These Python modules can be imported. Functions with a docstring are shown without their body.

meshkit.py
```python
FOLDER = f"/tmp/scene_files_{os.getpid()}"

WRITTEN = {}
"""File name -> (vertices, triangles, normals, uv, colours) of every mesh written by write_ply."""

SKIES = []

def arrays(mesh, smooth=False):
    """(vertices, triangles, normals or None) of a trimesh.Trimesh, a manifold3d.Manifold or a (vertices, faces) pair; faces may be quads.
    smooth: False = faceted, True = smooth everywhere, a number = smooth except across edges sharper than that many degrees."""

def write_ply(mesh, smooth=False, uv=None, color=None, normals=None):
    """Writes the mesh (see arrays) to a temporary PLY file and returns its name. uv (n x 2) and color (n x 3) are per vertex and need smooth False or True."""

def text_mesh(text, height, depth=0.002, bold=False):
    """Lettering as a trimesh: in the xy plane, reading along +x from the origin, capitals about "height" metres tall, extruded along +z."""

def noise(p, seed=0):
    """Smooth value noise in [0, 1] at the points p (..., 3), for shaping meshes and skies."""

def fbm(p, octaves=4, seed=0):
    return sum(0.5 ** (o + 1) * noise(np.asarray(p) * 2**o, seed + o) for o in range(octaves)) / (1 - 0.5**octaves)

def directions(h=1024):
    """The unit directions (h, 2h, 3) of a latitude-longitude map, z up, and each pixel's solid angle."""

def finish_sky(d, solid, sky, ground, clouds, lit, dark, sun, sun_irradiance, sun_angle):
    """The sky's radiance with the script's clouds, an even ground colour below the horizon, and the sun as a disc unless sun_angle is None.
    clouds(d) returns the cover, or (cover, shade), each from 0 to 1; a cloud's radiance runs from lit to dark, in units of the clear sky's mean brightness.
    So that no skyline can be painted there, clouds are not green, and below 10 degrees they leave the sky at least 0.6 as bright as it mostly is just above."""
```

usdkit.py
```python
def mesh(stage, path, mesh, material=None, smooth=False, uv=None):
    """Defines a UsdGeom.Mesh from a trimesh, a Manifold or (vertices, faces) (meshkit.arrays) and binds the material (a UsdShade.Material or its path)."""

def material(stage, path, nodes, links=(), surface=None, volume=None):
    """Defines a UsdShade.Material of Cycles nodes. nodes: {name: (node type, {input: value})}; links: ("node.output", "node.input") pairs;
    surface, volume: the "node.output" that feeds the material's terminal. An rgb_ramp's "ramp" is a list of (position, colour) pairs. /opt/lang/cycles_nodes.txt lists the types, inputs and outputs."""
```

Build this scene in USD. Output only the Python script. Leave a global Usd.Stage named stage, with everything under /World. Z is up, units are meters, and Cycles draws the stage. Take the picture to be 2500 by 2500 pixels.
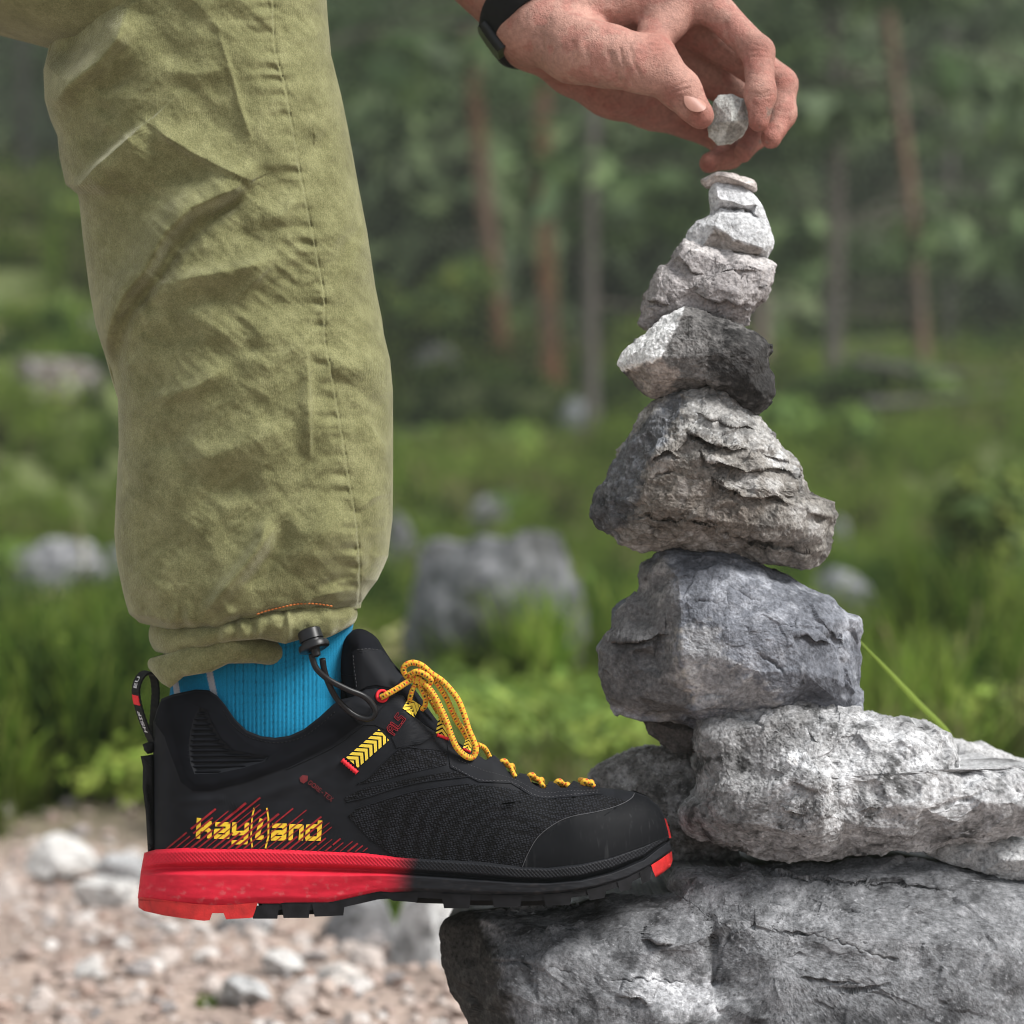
import math, random, numpy as np, trimesh, usdkit, meshkit
from pxr import Usd, UsdGeom, UsdLux, UsdShade, Gf, Sdf, Vt
from scipy.interpolate import LinearNDInterpolator, PchipInterpolator
from scipy.spatial import cKDTree
from shapely.geometry import Polygon, LineString, Point, MultiPolygon, box as sbox
from shapely.ops import unary_union
from shapely import affinity, contains_xy
from scipy.ndimage import map_coordinates
_tab = np.random.default_rng(7).random((48, 48, 48)).astype(np.float32)
def vnoise(p, seed=0):
    """Smooth value noise in [0, 1], read from a wrapped random lattice."""
    p = np.asarray(p, float); i = np.floor(p); t = p - i
    q = i + t * t * (3 - 2 * t) + np.array([seed * 7.0, seed * 13.0, seed * 29.0])
    return map_coordinates(_tab, np.mod(q, 48).reshape(-1, 3).T.astype(np.float32), order=1, mode='grid-wrap').reshape(p.shape[:-1]).astype(float)
def fbm(p, octaves=4, seed=0):
    return sum(0.5 ** (o + 1) * vnoise(np.asarray(p, float) * 2 ** o + 0.37 * o, seed + o) for o in range(octaves)) / (1 - 0.5 ** octaves)
T = Sdf.ValueTypeNames
stage = Usd.Stage.CreateInMemory()
UsdGeom.SetStageUpAxis(stage, 'Z'); UsdGeom.SetStageMetersPerUnit(stage, 1.0)
UsdGeom.Xform.Define(stage, '/World'); UsdGeom.Scope.Define(stage, '/World/Looks')
PI = math.pi

# ------------------------------------------------------------------ camera, sky, sun
D = 1.5                      # camera to the plane of the shoe and the cairn
ZC = 0.5                     # camera height; the gravel is near z = 0.06
K = 0.594 / 2500             # metres per photograph pixel on that plane
APER = 24.0
cam = UsdGeom.Camera.Define(stage, '/World/camera')
cam.CreateHorizontalApertureAttr(APER); cam.CreateVerticalApertureAttr(APER)
FOC = APER * D / 0.594
cam.CreateFocalLengthAttr(FOC)
cam.CreateFStopAttr(FOC / 14.5); cam.CreateFocusDistanceAttr(D - 0.035)
cam.CreateClippingRangeAttr((0.05, 2000.0))
cam.CreateExposureAttr(2.1)
cam.AddTranslateOp().Set(Gf.Vec3d(0, -D, ZC)); cam.AddRotateXOp().Set(90.0)

SUN = np.array([0.62, -0.30, 0.73]); SUN /= np.linalg.norm(SUN)
elev, rot = math.asin(SUN[2]), math.atan2(SUN[0], SUN[1])
dome = UsdLux.DomeLight.Define(stage, '/World/sky')
dome.GetPrim().SetCustomDataByKey('kind', 'structure')
skym = usdkit.material(stage, '/World/Looks/sky_air', {
    's': ('sky_texture', {'sky_type': 'single_scattering', 'sun_disc': False, 'sun_elevation': elev, 'sun_rotation': rot, 'aerosol_density': 3.0, 'ozone_density': 1.0}),
    'tc': ('texture_coordinate', {}), 'n': ('noise_texture', {'scale': 2.2, 'detail': 5.0, 'roughness': 0.55}),
    'r': ('rgb_ramp', {'ramp': [(0.25, (0.55, 0.55, 0.55)), (0.6, (0.95, 0.95, 0.95))]}),
    'm': ('mix_color', {'b': (4.4, 4.5, 4.7), 'use_clamp': False}),
    'b': ('background_shader', {'strength': 0.05})},
    [('tc.generated', 'n.vector'), ('n.fac', 'r.fac'), ('r.color', 'm.fac'), ('s.color', 'm.a'), ('m.result', 'b.color')], surface='b.background')
UsdShade.MaterialBindingAPI.Apply(dome.GetPrim()).Bind(skym)
sun = UsdLux.DistantLight.Define(stage, '/World/sun')
sun.CreateNormalizeAttr(True); sun.CreateIntensityAttr(0.40); sun.CreateAngleAttr(22.0); sun.CreateColorAttr(Gf.Vec3f(1.0, 0.98, 0.95))
zax = Gf.Vec3d(*SUN)
m = Gf.Matrix4d().SetLookAt(Gf.Vec3d(0, 0, 0), -zax, Gf.Vec3d(0, 0, 1)).GetInverse()
sun.AddTransformOp().Set(m)

# ------------------------------------------------------------------ helpers
_used = {}
def numbered(path):
    n = _used.get(path, -1) + 1; _used[path] = n
    return path if n == 0 else '%s_%03d' % (path, n)

def pth(parent):
    return '/World' if parent is None else str(parent.GetPath())

def tag(o, label=None, cat=None, group=None, kind=None):
    p = o.GetPrim() if hasattr(o, 'GetPrim') else o
    for k, v in (('label', label), ('category', cat), ('group', group), ('kind', kind)):
        if v: p.SetCustomDataByKey(k, v)
    return p

def thing(name, label, cat, loc=(0, 0, 0), group=None, kind=None):
    x = UsdGeom.Xform.Define(stage, numbered('/World/' + name))
    x.AddTranslateOp().Set(Gf.Vec3d(*map(float, loc)))
    p = tag(x, label, cat, group, kind); p_loc[str(p.GetPath())] = np.array(loc, float)
    return p
p_loc = {}

def origin(parent):
    o = np.zeros(3); q = parent
    while q is not None and str(q.GetPath()) != '/World':
        o = o + p_loc.get(str(q.GetPath()), 0); q = q.GetParent()
    return o

def obj(name, v, f, mat, parent=None, col=None, st=None, smooth=True, label=None, loc=None):
    """One Mesh prim; v in world metres. loc: base point given to a top-level mesh as its transform."""
    v = np.asarray(v, float)
    path = numbered(pth(parent) + '/' + name)
    o = origin(parent) if parent is not None else np.zeros(3)
    if loc is not None: o = o + np.asarray(loc, float)
    msh = usdkit.mesh(stage, path, trimesh.Trimesh(v - o, np.asarray(f), process=False), mat, smooth=smooth)
    if loc is not None:
        msh.AddTranslateOp().Set(Gf.Vec3d(*map(float, loc))); p_loc[path] = np.asarray(loc, float)
    if col is not None:
        UsdGeom.PrimvarsAPI(msh).CreatePrimvar('col', T.Color3fArray, 'vertex').Set(Vt.Vec3fArray.FromNumpy(np.asarray(col, np.float32)))
    if label: tag(msh, label)
    return msh.GetPrim()

def cat_meshes(ms):
    vs, fs, n = [], [], 0
    for v, f in ms:
        vs.append(np.asarray(v)); fs.append(np.asarray(f) + n); n += len(v)
    return np.vstack(vs), np.vstack(fs)

def P(px, pz, y=0.0):
    """The point of the place at depth y that the photograph shows at pixel (px, pz)."""
    px, pz, y = np.broadcast_arrays(np.asarray(px, float), np.asarray(pz, float), np.asarray(y, float))
    s = (D + y) / D
    return np.stack([(px - 1250) * K * s, y, ZC + (1250 - pz) * K * s], -1)

def sm(a, b, x):
    t = np.clip((x - a) / (b - a), 0, 1); return t * t * (3 - 2 * t)

def dense(pts, step=3.0, closed=False):
    p = np.asarray(pts, float)
    if closed: p = np.vstack([p, p[:1]])
    d = np.r_[0, np.cumsum(np.linalg.norm(np.diff(p, axis=0), axis=1))]
    n = max(2, int(d[-1] / step) + 1); t = np.linspace(0, d[-1], n)
    return np.stack([np.interp(t, d, p[:, k]) for k in range(p.shape[1])], 1)

def spline(pts, step=3.0):
    """Smooth curve through the points (Catmull-Rom), evenly sampled."""
    p = np.asarray(pts, float)
    e = np.vstack([2 * p[0] - p[1], p, 2 * p[-1] - p[-2]])
    out = []
    for i in range(len(p) - 1):
        a, b, c, d = e[i:i + 4]; t = np.linspace(0, 1, 16, endpoint=False)[:, None]
        out.append(0.5 * (2 * b + (c - a) * t + (2 * a - 5 * b + 4 * c - d) * t ** 2 + (3 * b - a - 3 * c + d) * t ** 3))
    return dense(np.vstack(out + [p[-1:]]), step)

def line_dist(px, pz, pts):
    """Distance and signed side to a polyline, and arc length there."""
    q = np.asarray(pts, float); t = np.gradient(q, axis=0); t /= np.linalg.norm(t, axis=1, keepdims=True) + 1e-9
    arc = np.r_[0, np.cumsum(np.linalg.norm(np.diff(q, axis=0), axis=1))]
    x = np.stack([np.ravel(px), np.ravel(pz)], 1)
    d, i = cKDTree(q).query(x)
    r = x - q[i]; side = r[:, 0] * t[i, 1] - r[:, 1] * t[i, 0]
    sh = np.shape(px)
    return d.reshape(sh), np.sign(side).reshape(sh), arc[i].reshape(sh), arc[-1]

def poly_sd(px, pz, poly):
    """Signed distance to a polygon, positive inside (pixels)."""
    ring = dense(poly, 3, True); d = cKDTree(ring).query(np.stack([np.ravel(px), np.ravel(pz)], 1))[0].reshape(np.shape(px))
    return np.where(contains_xy(Polygon(poly), np.ravel(px), np.ravel(pz)).reshape(np.shape(px)), d, -d)

def tube(path, r, sides=8, closed=False, twist=0.0):
    p = np.asarray(path, float); n = len(p)
    t = (np.roll(p, -1, 0) - np.roll(p, 1, 0)) if closed else np.gradient(p, axis=0)
    t /= np.linalg.norm(t, axis=1, keepdims=True) + 1e-12
    r = np.broadcast_to(np.asarray(r, float), (n,))
    a = np.zeros_like(p); up = np.array([0, -1.0, 0]) if abs(t[0, 1]) < 0.9 else np.array([0, 0, 1.0])
    a[0] = np.cross(t[0], up); a[0] /= np.linalg.norm(a[0])
    for i in range(1, n):
        x = a[i - 1] - t[i] * np.dot(a[i - 1], t[i]); a[i] = x / (np.linalg.norm(x) + 1e-12)
    b = np.cross(t, a); ang = np.arange(sides) * 2 * PI / sides
    v = p[:, None] + r[:, None, None] * (np.cos(ang)[None, :, None] * a[:, None] + np.sin(ang)[None, :, None] * b[:, None])
    m = n if closed else n - 1
    i, j = np.meshgrid(np.arange(m), np.arange(sides), indexing='ij'); k = (i + 1) % n; l = (j + 1) % sides
    q = np.stack([i * sides + j, i * sides + l, k * sides + l, k * sides + j], -1).reshape(-1, 4)
    f = np.vstack([q[:, [0, 1, 2]], q[:, [0, 2, 3]]]); v = v.reshape(-1, 3)
    if not closed:
        c0, c1 = len(v), len(v) + 1; v = np.vstack([v, p[:1] , p[-1:]])
        j = np.arange(sides); l = (j + 1) % sides
        f = np.vstack([f, np.stack([np.full(sides, c0), l, j], 1), np.stack([np.full(sides, c1), (n - 1) * sides + j, (n - 1) * sides + l], 1)])
    return v, f

def grid_faces(nu, nv, wrap_u=False):
    m = nu if wrap_u else nu - 1
    i, j = np.meshgrid(np.arange(m), np.arange(nv - 1), indexing='ij'); k = (i + 1) % nu
    q = np.stack([i * nv + j, k * nv + j, k * nv + j + 1, i * nv + j + 1], -1).reshape(-1, 4)
    return np.vstack([q[:, [0, 1, 2]], q[:, [0, 2, 3]]])

# ------------------------------------------------------------------ materials
def mat_col(name, rough=0.85, bump=0.3, bscale=900.0, bdist=0.0006, var=0.25, vscale=500.0, spec=0.3, sheen=0.0, detail=6.0, bump2=0.0, bscale2=120.0):
    """Colour from the mesh's own 'col', broken up by fine noise; grain as bump."""
    nodes = {'a': ('attribute', {'attribute': 'col'}), 'g': ('geometry', {}),
             'n': ('noise_texture', {'scale': vscale, 'detail': detail, 'roughness': 0.65}),
             'mr': ('map_range', {'from_min': 0.3, 'from_max': 0.7, 'to_min': 1 - var, 'to_max': 1 + var}),
             'vm': ('vector_math', {'math_type': 'scale'}),
             'bn': ('noise_texture', {'scale': bscale, 'detail': 5.0, 'roughness': 0.6}),
             'b': ('bump', {'strength': bump, 'distance': bdist}),
             'p': ('principled_bsdf', {'roughness': rough, 'specular_ior_level': spec, 'sheen_weight': sheen, 'sheen_roughness': 0.4, 'sheen_tint': (1.0, 1.0, 0.92)})}
    links = [('g.position', 'n.vector'), ('n.fac', 'mr.value'), ('a.color', 'vm.vector1'), ('mr.result', 'vm.scale'), ('vm.vector', 'p.base_color'),
             ('g.position', 'bn.vector'), ('bn.fac', 'b.height'), ('b.normal', 'p.normal')]
    return usdkit.material(stage, '/World/Looks/' + name, nodes, links, surface='p.BSDF')

def mat_plain(name, color, rough=0.6, spec=0.4, var=0.15, vscale=300.0, bump=0.0, bscale=800.0, bdist=0.0004, sheen=0.0, sss=0.0):
    nodes = {'g': ('geometry', {}), 'n': ('noise_texture', {'scale': vscale, 'detail': 4.0}),
             'mr': ('map_range', {'from_min': 0.3, 'from_max': 0.7, 'to_min': 1 - var, 'to_max': 1 + var}),
             'c': ('color', {'value': color}), 'vm': ('vector_math', {'math_type': 'scale'}),
             'bn': ('noise_texture', {'scale': bscale, 'detail': 4.0}), 'b': ('bump', {'strength': bump, 'distance': bdist}),
             'p': ('principled_bsdf', {'roughness': rough, 'specular_ior_level': spec, 'sheen_weight': sheen, 'sheen_roughness': 0.4, 'subsurface_weight': sss})}
    links = [('g.position', 'n.vector'), ('n.fac', 'mr.value'), ('c.color', 'vm.vector1'), ('mr.result', 'vm.scale'), ('vm.vector', 'p.base_color'),
             ('g.position', 'bn.vector'), ('bn.fac', 'b.height')] + ([('b.normal', 'p.normal')] if bump else [])
    return usdkit.material(stage, '/World/Looks/' + name, nodes, links, surface='p.BSDF')
M = {}
M['stone'] = mat_col('limestone', rough=0.9, bump=0.55, bscale=1100.0, bdist=0.0010, var=0.50, vscale=420.0, spec=0.2, detail=9.0)
# ------------------------------------------------------------------ the hiking shoe
def shoe_mats():
    M['film'] = mat_plain('black_shoe_film', (0.0075, 0.0082, 0.0105), rough=0.65, spec=0.12, var=0.25, vscale=60, bump=0.25, bscale=2500, bdist=0.0002)
    M['pad'] = mat_plain('padded_collar_cloth', (0.0055, 0.006, 0.0082), rough=0.9, spec=0.08, var=0.2, vscale=90, bump=0.3, bscale=4000, bdist=0.0002, sheen=0.0)
    M['knit'] = usdkit.material(stage, '/World/Looks/black_mesh_knit', {
        'g': ('geometry', {}), 'mp': ('mapping', {'rotation': (0, 0.25, 0), 'scale': (1, 1, 1.3)}), 'v': ('voronoi_texture', {'scale': 640.0, 'randomness': 0.45}),
        'r': ('rgb_ramp', {'ramp': [(0.0, (0.022, 0.0235, 0.029)), (0.35, (0.009, 0.0098, 0.0125)), (0.6, (0.0025, 0.0025, 0.003))]}),
        'b': ('bump', {'strength': 0.8, 'distance': 0.0007, 'invert': True}), 'p': ('principled_bsdf', {'roughness': 0.75, 'specular_ior_level': 0.12})},
        [('g.position', 'mp.vector'), ('mp.vector', 'v.vector'), ('v.distance', 'r.fac'), ('r.color', 'p.base_color'), ('v.distance', 'b.height'), ('b.normal', 'p.normal')], surface='p.BSDF')
    M['rubber_cap'] = usdkit.material(stage, '/World/Looks/scuffed_toe_rubber', {
        'g': ('geometry', {}), 'mp': ('mapping', {'rotation': (0, 0.75, 0), 'scale': (1, 1, 0.05)}), 'n': ('noise_texture', {'scale': 420.0, 'detail': 3.0}),
        'n2': ('noise_texture', {'scale': 900.0, 'detail': 4.0}), 'n3': ('noise_texture', {'scale': 55.0, 'detail': 3.0}),
        'r': ('rgb_ramp', {'ramp': [(0.60, (0.0042, 0.0047, 0.006)), (0.69, (0.010, 0.0105, 0.012)), (0.80, (0.020, 0.021, 0.022))]}), 'r3': ('rgb_ramp', {'ramp': [(0.72, (0, 0, 0)), (0.80, (0.05, 0.05, 0.05))]}),
        'm': ('mix_color', {'blend_type': 'add', 'fac': 1.0}), 'b': ('bump', {'strength': 0.25, 'distance': 0.0003}),
        'p': ('principled_bsdf', {'roughness': 0.65, 'specular_ior_level': 0.10})},
        [('g.position', 'mp.vector'), ('mp.vector', 'n.vector'), ('g.position', 'n2.vector'), ('g.position', 'n3.vector'), ('n.fac', 'r.fac'), ('n3.fac', 'r3.fac'), ('r.color', 'm.a'), ('r3.color', 'm.b'), ('m.result', 'p.base_color'), ('n.fac', 'b.height'), ('b.normal', 'p.normal')], surface='p.BSDF')
    M['black_rubber'] = mat_plain('black_sole_rubber', (0.008, 0.008, 0.0095), rough=0.65, spec=0.16, var=0.5, vscale=120, bump=0.3, bscale=1500, bdist=0.0003)
    M['sole'] = mat_col('foam_midsole', rough=0.62, bump=0.12, bscale=1500, bdist=0.0004, var=0.10, vscale=120, spec=0.2)
    M['lacecol'] = mat_col('braided_lace', rough=0.75, bump=0.35, bscale=3000, bdist=0.0003, var=0.15, vscale=1500, spec=0.25)
    M['red_rubber'] = mat_plain('red_outsole_rubber', (0.40, 0.014, 0.014), rough=0.6, spec=0.35, var=0.3, vscale=150, bump=0.3, bscale=900)
    M['red_thread'] = mat_plain('red_thread', (0.58, 0.012, 0.022), rough=0.6, spec=0.3, bump=0.4, bscale=2500)
    M['red_print'] = mat_plain('red_print', (0.20, 0.005, 0.010), rough=0.6, spec=0.3, var=0.35, vscale=500)
    M['dim_red_print'] = mat_plain('dim_red_print', (0.085, 0.006, 0.008), rough=0.6, spec=0.3, var=0.3)
    M['yellow_print'] = mat_plain('yellow_print', (0.62, 0.42, 0.025), rough=0.65, spec=0.25, var=0.12, vscale=900)
    M['yellow_web'] = mat_plain('yellow_webbing', (0.62, 0.46, 0.05), rough=0.75, spec=0.2, var=0.15, vscale=2000, bump=0.4, bscale=4000)
    M['black_web'] = mat_plain('black_webbing', (0.006, 0.006, 0.007), rough=0.8, spec=0.2, bump=0.4, bscale=3500)
    M['black_plastic'] = mat_plain('black_plastic', (0.006, 0.006, 0.007), rough=0.38, spec=0.28, var=0.1)
    M['grey_thread'] = mat_plain('grey_thread', (0.06, 0.06, 0.064), rough=0.8)
    M['white_print'] = mat_plain('white_print', (0.45, 0.45, 0.46), rough=0.7)
    M['sock'] = mat_col('knitted_sock', rough=0.9, bump=0.6, bscale=2600, bdist=0.0006, var=0.22, vscale=1800, spec=0.15, sheen=0.1)
shoe_mats()

TOP = np.array([(376,1760),(385,1728),(394,1707),(422,1696),(478,1684),(510,1686),(531,1700),(549,1721),(573,1756),(602,1784),(637,1798),(672,1802),(707,1797),(742,1781),(778,1753),(813,1721),(830,1709),(861,1702),(892,1684),(917,1680),(948,1689),(985,1700),(1004,1730),(1013,1751),(1038,1772),(1066,1790),(1103,1812),(1140,1832),(1165,1842),(1186,1857),(1206,1844),(1222,1858),(1231,1869),(1245,1894),(1256,1902),(1269,1888),(1289,1892),(1297,1912),(1318,1925),(1331,1926),(1341,1908),(1355,1910),(1368,1924),(1384,1924),(1395,1912),(1401,1906),(1416,1914),(1442,1922),(1476,1924),(1510,1927),(1546,1932),(1579,1944),(1608,1968),(1623,1993),(1632,2024),(1637,2044)], float)
BOT = np.array([(372,2086),(381,2080),(453,2076),(603,2076),(724,2080),(885,2086),(966,2096),(1105,2104),(1183,2110),(1272,2121),(1338,2123),(1416,2113),(1493,2095),(1571,2068),(1629,2046),(1637,2046)], float)
SX0, SX1 = 374.0, 1637.0
def zt(x): return np.interp(x, TOP[:, 0], TOP[:, 1])
_keep = ~np.isin(TOP[:, 0], [1186,1222,1231,1245,1256,1297,1318,1331,1368,1384,1395,1165,1140])
TOPS = TOP[_keep]
def zts(x): return np.interp(x, TOPS[:, 0], TOPS[:, 1])
def zb(x): return np.maximum(np.interp(x, BOT[:, 0], BOT[:, 1]), zt(x) + 0.5)
_wx = PchipInterpolator([336, 480, 620, 800, 950, 1100, 1250, 1380, 1480, 1637], [142, 146, 144, 138, 148, 176, 202, 204, 186, 140])
def plan(x, x0, x1, r0=150.0, r1=235.0):
    a = np.clip((x0 + r0 - x) / r0, 0, 1); b = np.clip((x - (x1 - r1)) / r1, 0, 1)
    return _wx(np.clip(x, 336, 1637)) * np.sqrt(np.maximum(0, 1 - a ** 2.2)) * np.sqrt(np.maximum(0, 1 - b ** 2.3))
def Wb(x): return plan(x, SX0, SX1, 130.0, 225.0) * 0.95
_wt = PchipInterpolator([374, 480, 600, 720, 830, 930, 1000, 1100, 1250, 1380, 1442, 1500], [116, 118, 124, 120, 104, 96, 90, 84, 72, 62, 54, 0])
def Wt(x):
    a = np.clip((374 + 110 - x) / 110, 0, 1)
    return np.where(x > 1500, 0, np.maximum(_wt(np.clip(x, 374, 1500)), 0)) * np.sqrt(np.maximum(0, 1 - a ** 2.2))
def zx(t, ox, oy, s): return [(ox + s * a, oy + s * b) for a, b in t]
COLLAR = [(385,1700),(372,1760),(400,1800),(406,1820),(426,1873),(440,1911),(471,1934),(517,1932),(602,1911),(707,1873),(813,1820),(883,1767),(925,1735),(925,1715),(860,1690),(800,1720),(740,1770),(672,1790),(600,1770),(545,1700),(500,1670),(420,1680)]
RIBS = [(487,1727),(472,1755),(464,1790),(461,1823),(464,1862),(475,1890),(531,1888),(590,1876),(648,1858),(656,1846),(610,1840),(566,1832),(540,1806),(525,1780),(514,1760),(505,1735)]
def sculpt(x, z):
    c = poly_sd(x, z, COLLAR); r = poly_sd(x, z, RIBS)
    edge = np.minimum(np.abs(z - zts(x)) / 30.0, 1)
    d = 9 * sm(-3, 22, c) * (0.4 + 0.6 * edge) - 10 * sm(-3, 12, r)
    d += 2.2 * (fbm(np.stack([x / 90.0, z / 60.0, 0 * x], -1), 3, 77) - 0.5) * 2
    for pts, a, w in (([(560,1975),(660,1935),(760,1900),(840,1850)], 3.0, 14), ([(950,1700),(1010,1760),(1060,1800)], 3, 14), ([(1000,1820),(1050,1795),(1075,1790)], 5, 10), ([(1230,1960),(1300,1990),(1340,2040)], 4, 30), ([(390,1960),(470,1955),(560,1950)], 2, 10)):
        q = dense(pts, 6); dd, s, a_, L = line_dist(x, z, q); d = d + a * np.exp(-(dd / w) ** 2) * sm(0, 25, a_) * sm(0, 25, L - a_)
    return d
def Yup(x, z, raw=False):
    x, z = np.asarray(x, float), np.asarray(z, float)
    a, b = zb(x), zts(x); s = np.clip((a - z) / np.maximum(a - b, 0.5), 0, 1)
    wb, wt = Wb(x), np.minimum(Wt(x), Wb(x))
    toe = sm(1400, 1520, x); p = 2.3 - 0.2 * toe; q = 1.55 + 0.45 * toe
    y = wt + (wb - wt) * np.maximum(0, 1 - s ** p) ** (1 / q)
    return y if raw else y + sculpt(x, z) * np.clip(wb / 60, 0, 1)
YS = 0.0
def S3(x, z, ypx):
    """Point of the shoe: ypx pixels nearer than its mid plane."""
    y = YS - np.asarray(ypx, float) * K
    return P(x, z, y)
shoe = thing('hiking_shoe', 'black hiking shoe with red heel and yellow laces, its toe on the grey slab', 'shoe', P(700, 2240, YS))
def tri2d(poly, step):
    vs, fs, n = [], [], 0
    for g in getattr(poly, 'geoms', [poly]):
        if g.is_empty or g.area < 0.5: continue
        v, f = trimesh.creation.triangulate_polygon(g.segmentize(step), engine='earcut')
        m_ = trimesh.Trimesh(np.c_[v, np.zeros(len(v))], f, process=True)
        v, f = trimesh.remesh.subdivide_to_size(m_.vertices, m_.faces, step * 1.5, max_iter=12)
        m_ = trimesh.Trimesh(v, f, process=True)
        v, f = np.array(m_.vertices)[:, :2], np.array(m_.faces)
        a = v[f]; cr = (a[:, 1, 0] - a[:, 0, 0]) * (a[:, 2, 1] - a[:, 0, 1]) - (a[:, 1, 1] - a[:, 0, 1]) * (a[:, 2, 0] - a[:, 0, 0])
        f[cr < 0] = f[cr < 0][:, ::-1]
        vs.append(v); fs.append(f + n); n += len(v)
    return np.vstack(vs), np.vstack(fs)
def boundary(f):
    e = np.vstack([f[:, [0, 1]], f[:, [1, 2]], f[:, [2, 0]]]); key = {}
    for a, b in e: key[(a, b)] = 1
    return np.array([(a, b) for a, b in key if (b, a) not in key])
def sheet(poly, ytop, ybot, step=9):
    """A piece with the outline poly: front at depth ytop(x, z), rim walls down to ybot(x, z)."""
    v, f = tri2d(poly, step); n = len(v)
    fr = S3(v[:, 0], v[:, 1], ytop(v[:, 0], v[:, 1])); bk = S3(v[:, 0], v[:, 1], ybot(v[:, 0], v[:, 1]))
    e = boundary(f)
    side = np.vstack([np.stack([e[:, 0], e[:, 1], e[:, 1] + n], 1), np.stack([e[:, 0], e[:, 1] + n, e[:, 0] + n], 1)])
    return np.vstack([fr, bk]), np.vstack([f, f[:, ::-1] + n, side[:, ::-1]])[:, ::-1]
def overlay(name, poly, off, mat, parent=None, step=9, label=None, under=2.5):
    if not hasattr(poly, 'area'): poly = Polygon(poly)
    poly = poly.buffer(0)
    v, f = sheet(poly, lambda x, z: Yup(x, z) + off, lambda x, z: Yup(x, z) - under, step)
    return obj(name, v, f, mat, parent or shoe, smooth=40, label=label)
def chunk(name, pts, wfn, depth, mat, parent=None, off=2.0, step=14, label=None, far=False):
    poly = Polygon(pts).buffer(0)
    v, f = sheet(poly, lambda x, z: wfn(x) + off, lambda x, z: -(wfn(x) + off) if depth is None else wfn(x) - depth, step)
    if far: v = v * [1, 0, 1] + np.c_[np.zeros(len(v)), 2 * YS - v[:, 1], np.zeros(len(v))]; f = f[:, ::-1]
    return obj(name, v, f, mat, parent or shoe, smooth=30, label=label)

def build_upper():
    nu, ns = 640, 150
    u = np.linspace(0, 1, nu); u = 0.5 * (u + 0.5 * (1 - np.cos(PI * u)))
    x = SX0 + (SX1 - SX0) * u; s = np.linspace(0, 1, ns)
    X = np.repeat(x[:, None], ns, 1); Zt, Zb = zt(x)[:, None], zb(x)[:, None]
    Z = Zb + (Zt - Zb) * s[None]
    Y = Yup(X, Z)
    lip = [(-5, -1), (-12, 3), (-20, 16), (-26, 70)]
    wt = np.minimum(Wt(x), Wb(x)); g = np.clip(wt / 40, 0, 1)
    for dy, dz in lip:
        X = np.c_[X, x]; Z = np.c_[Z, zt(x) + dz * g]; Y = np.c_[Y, np.maximum(Yup(x, zt(x)) + dy * g, 0)]
    nv = ns + len(lip)
    near = S3(X, Z, Y).reshape(-1, 3); far = S3(X, Z, -Y).reshape(-1, 3)
    f = grid_faces(nu, nv)
    return cat_meshes([(near, f), (far, f[:, ::-1])])
v, f = build_upper(); obj('upper', v, f, M['film'], shoe)
upper = shoe
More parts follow.
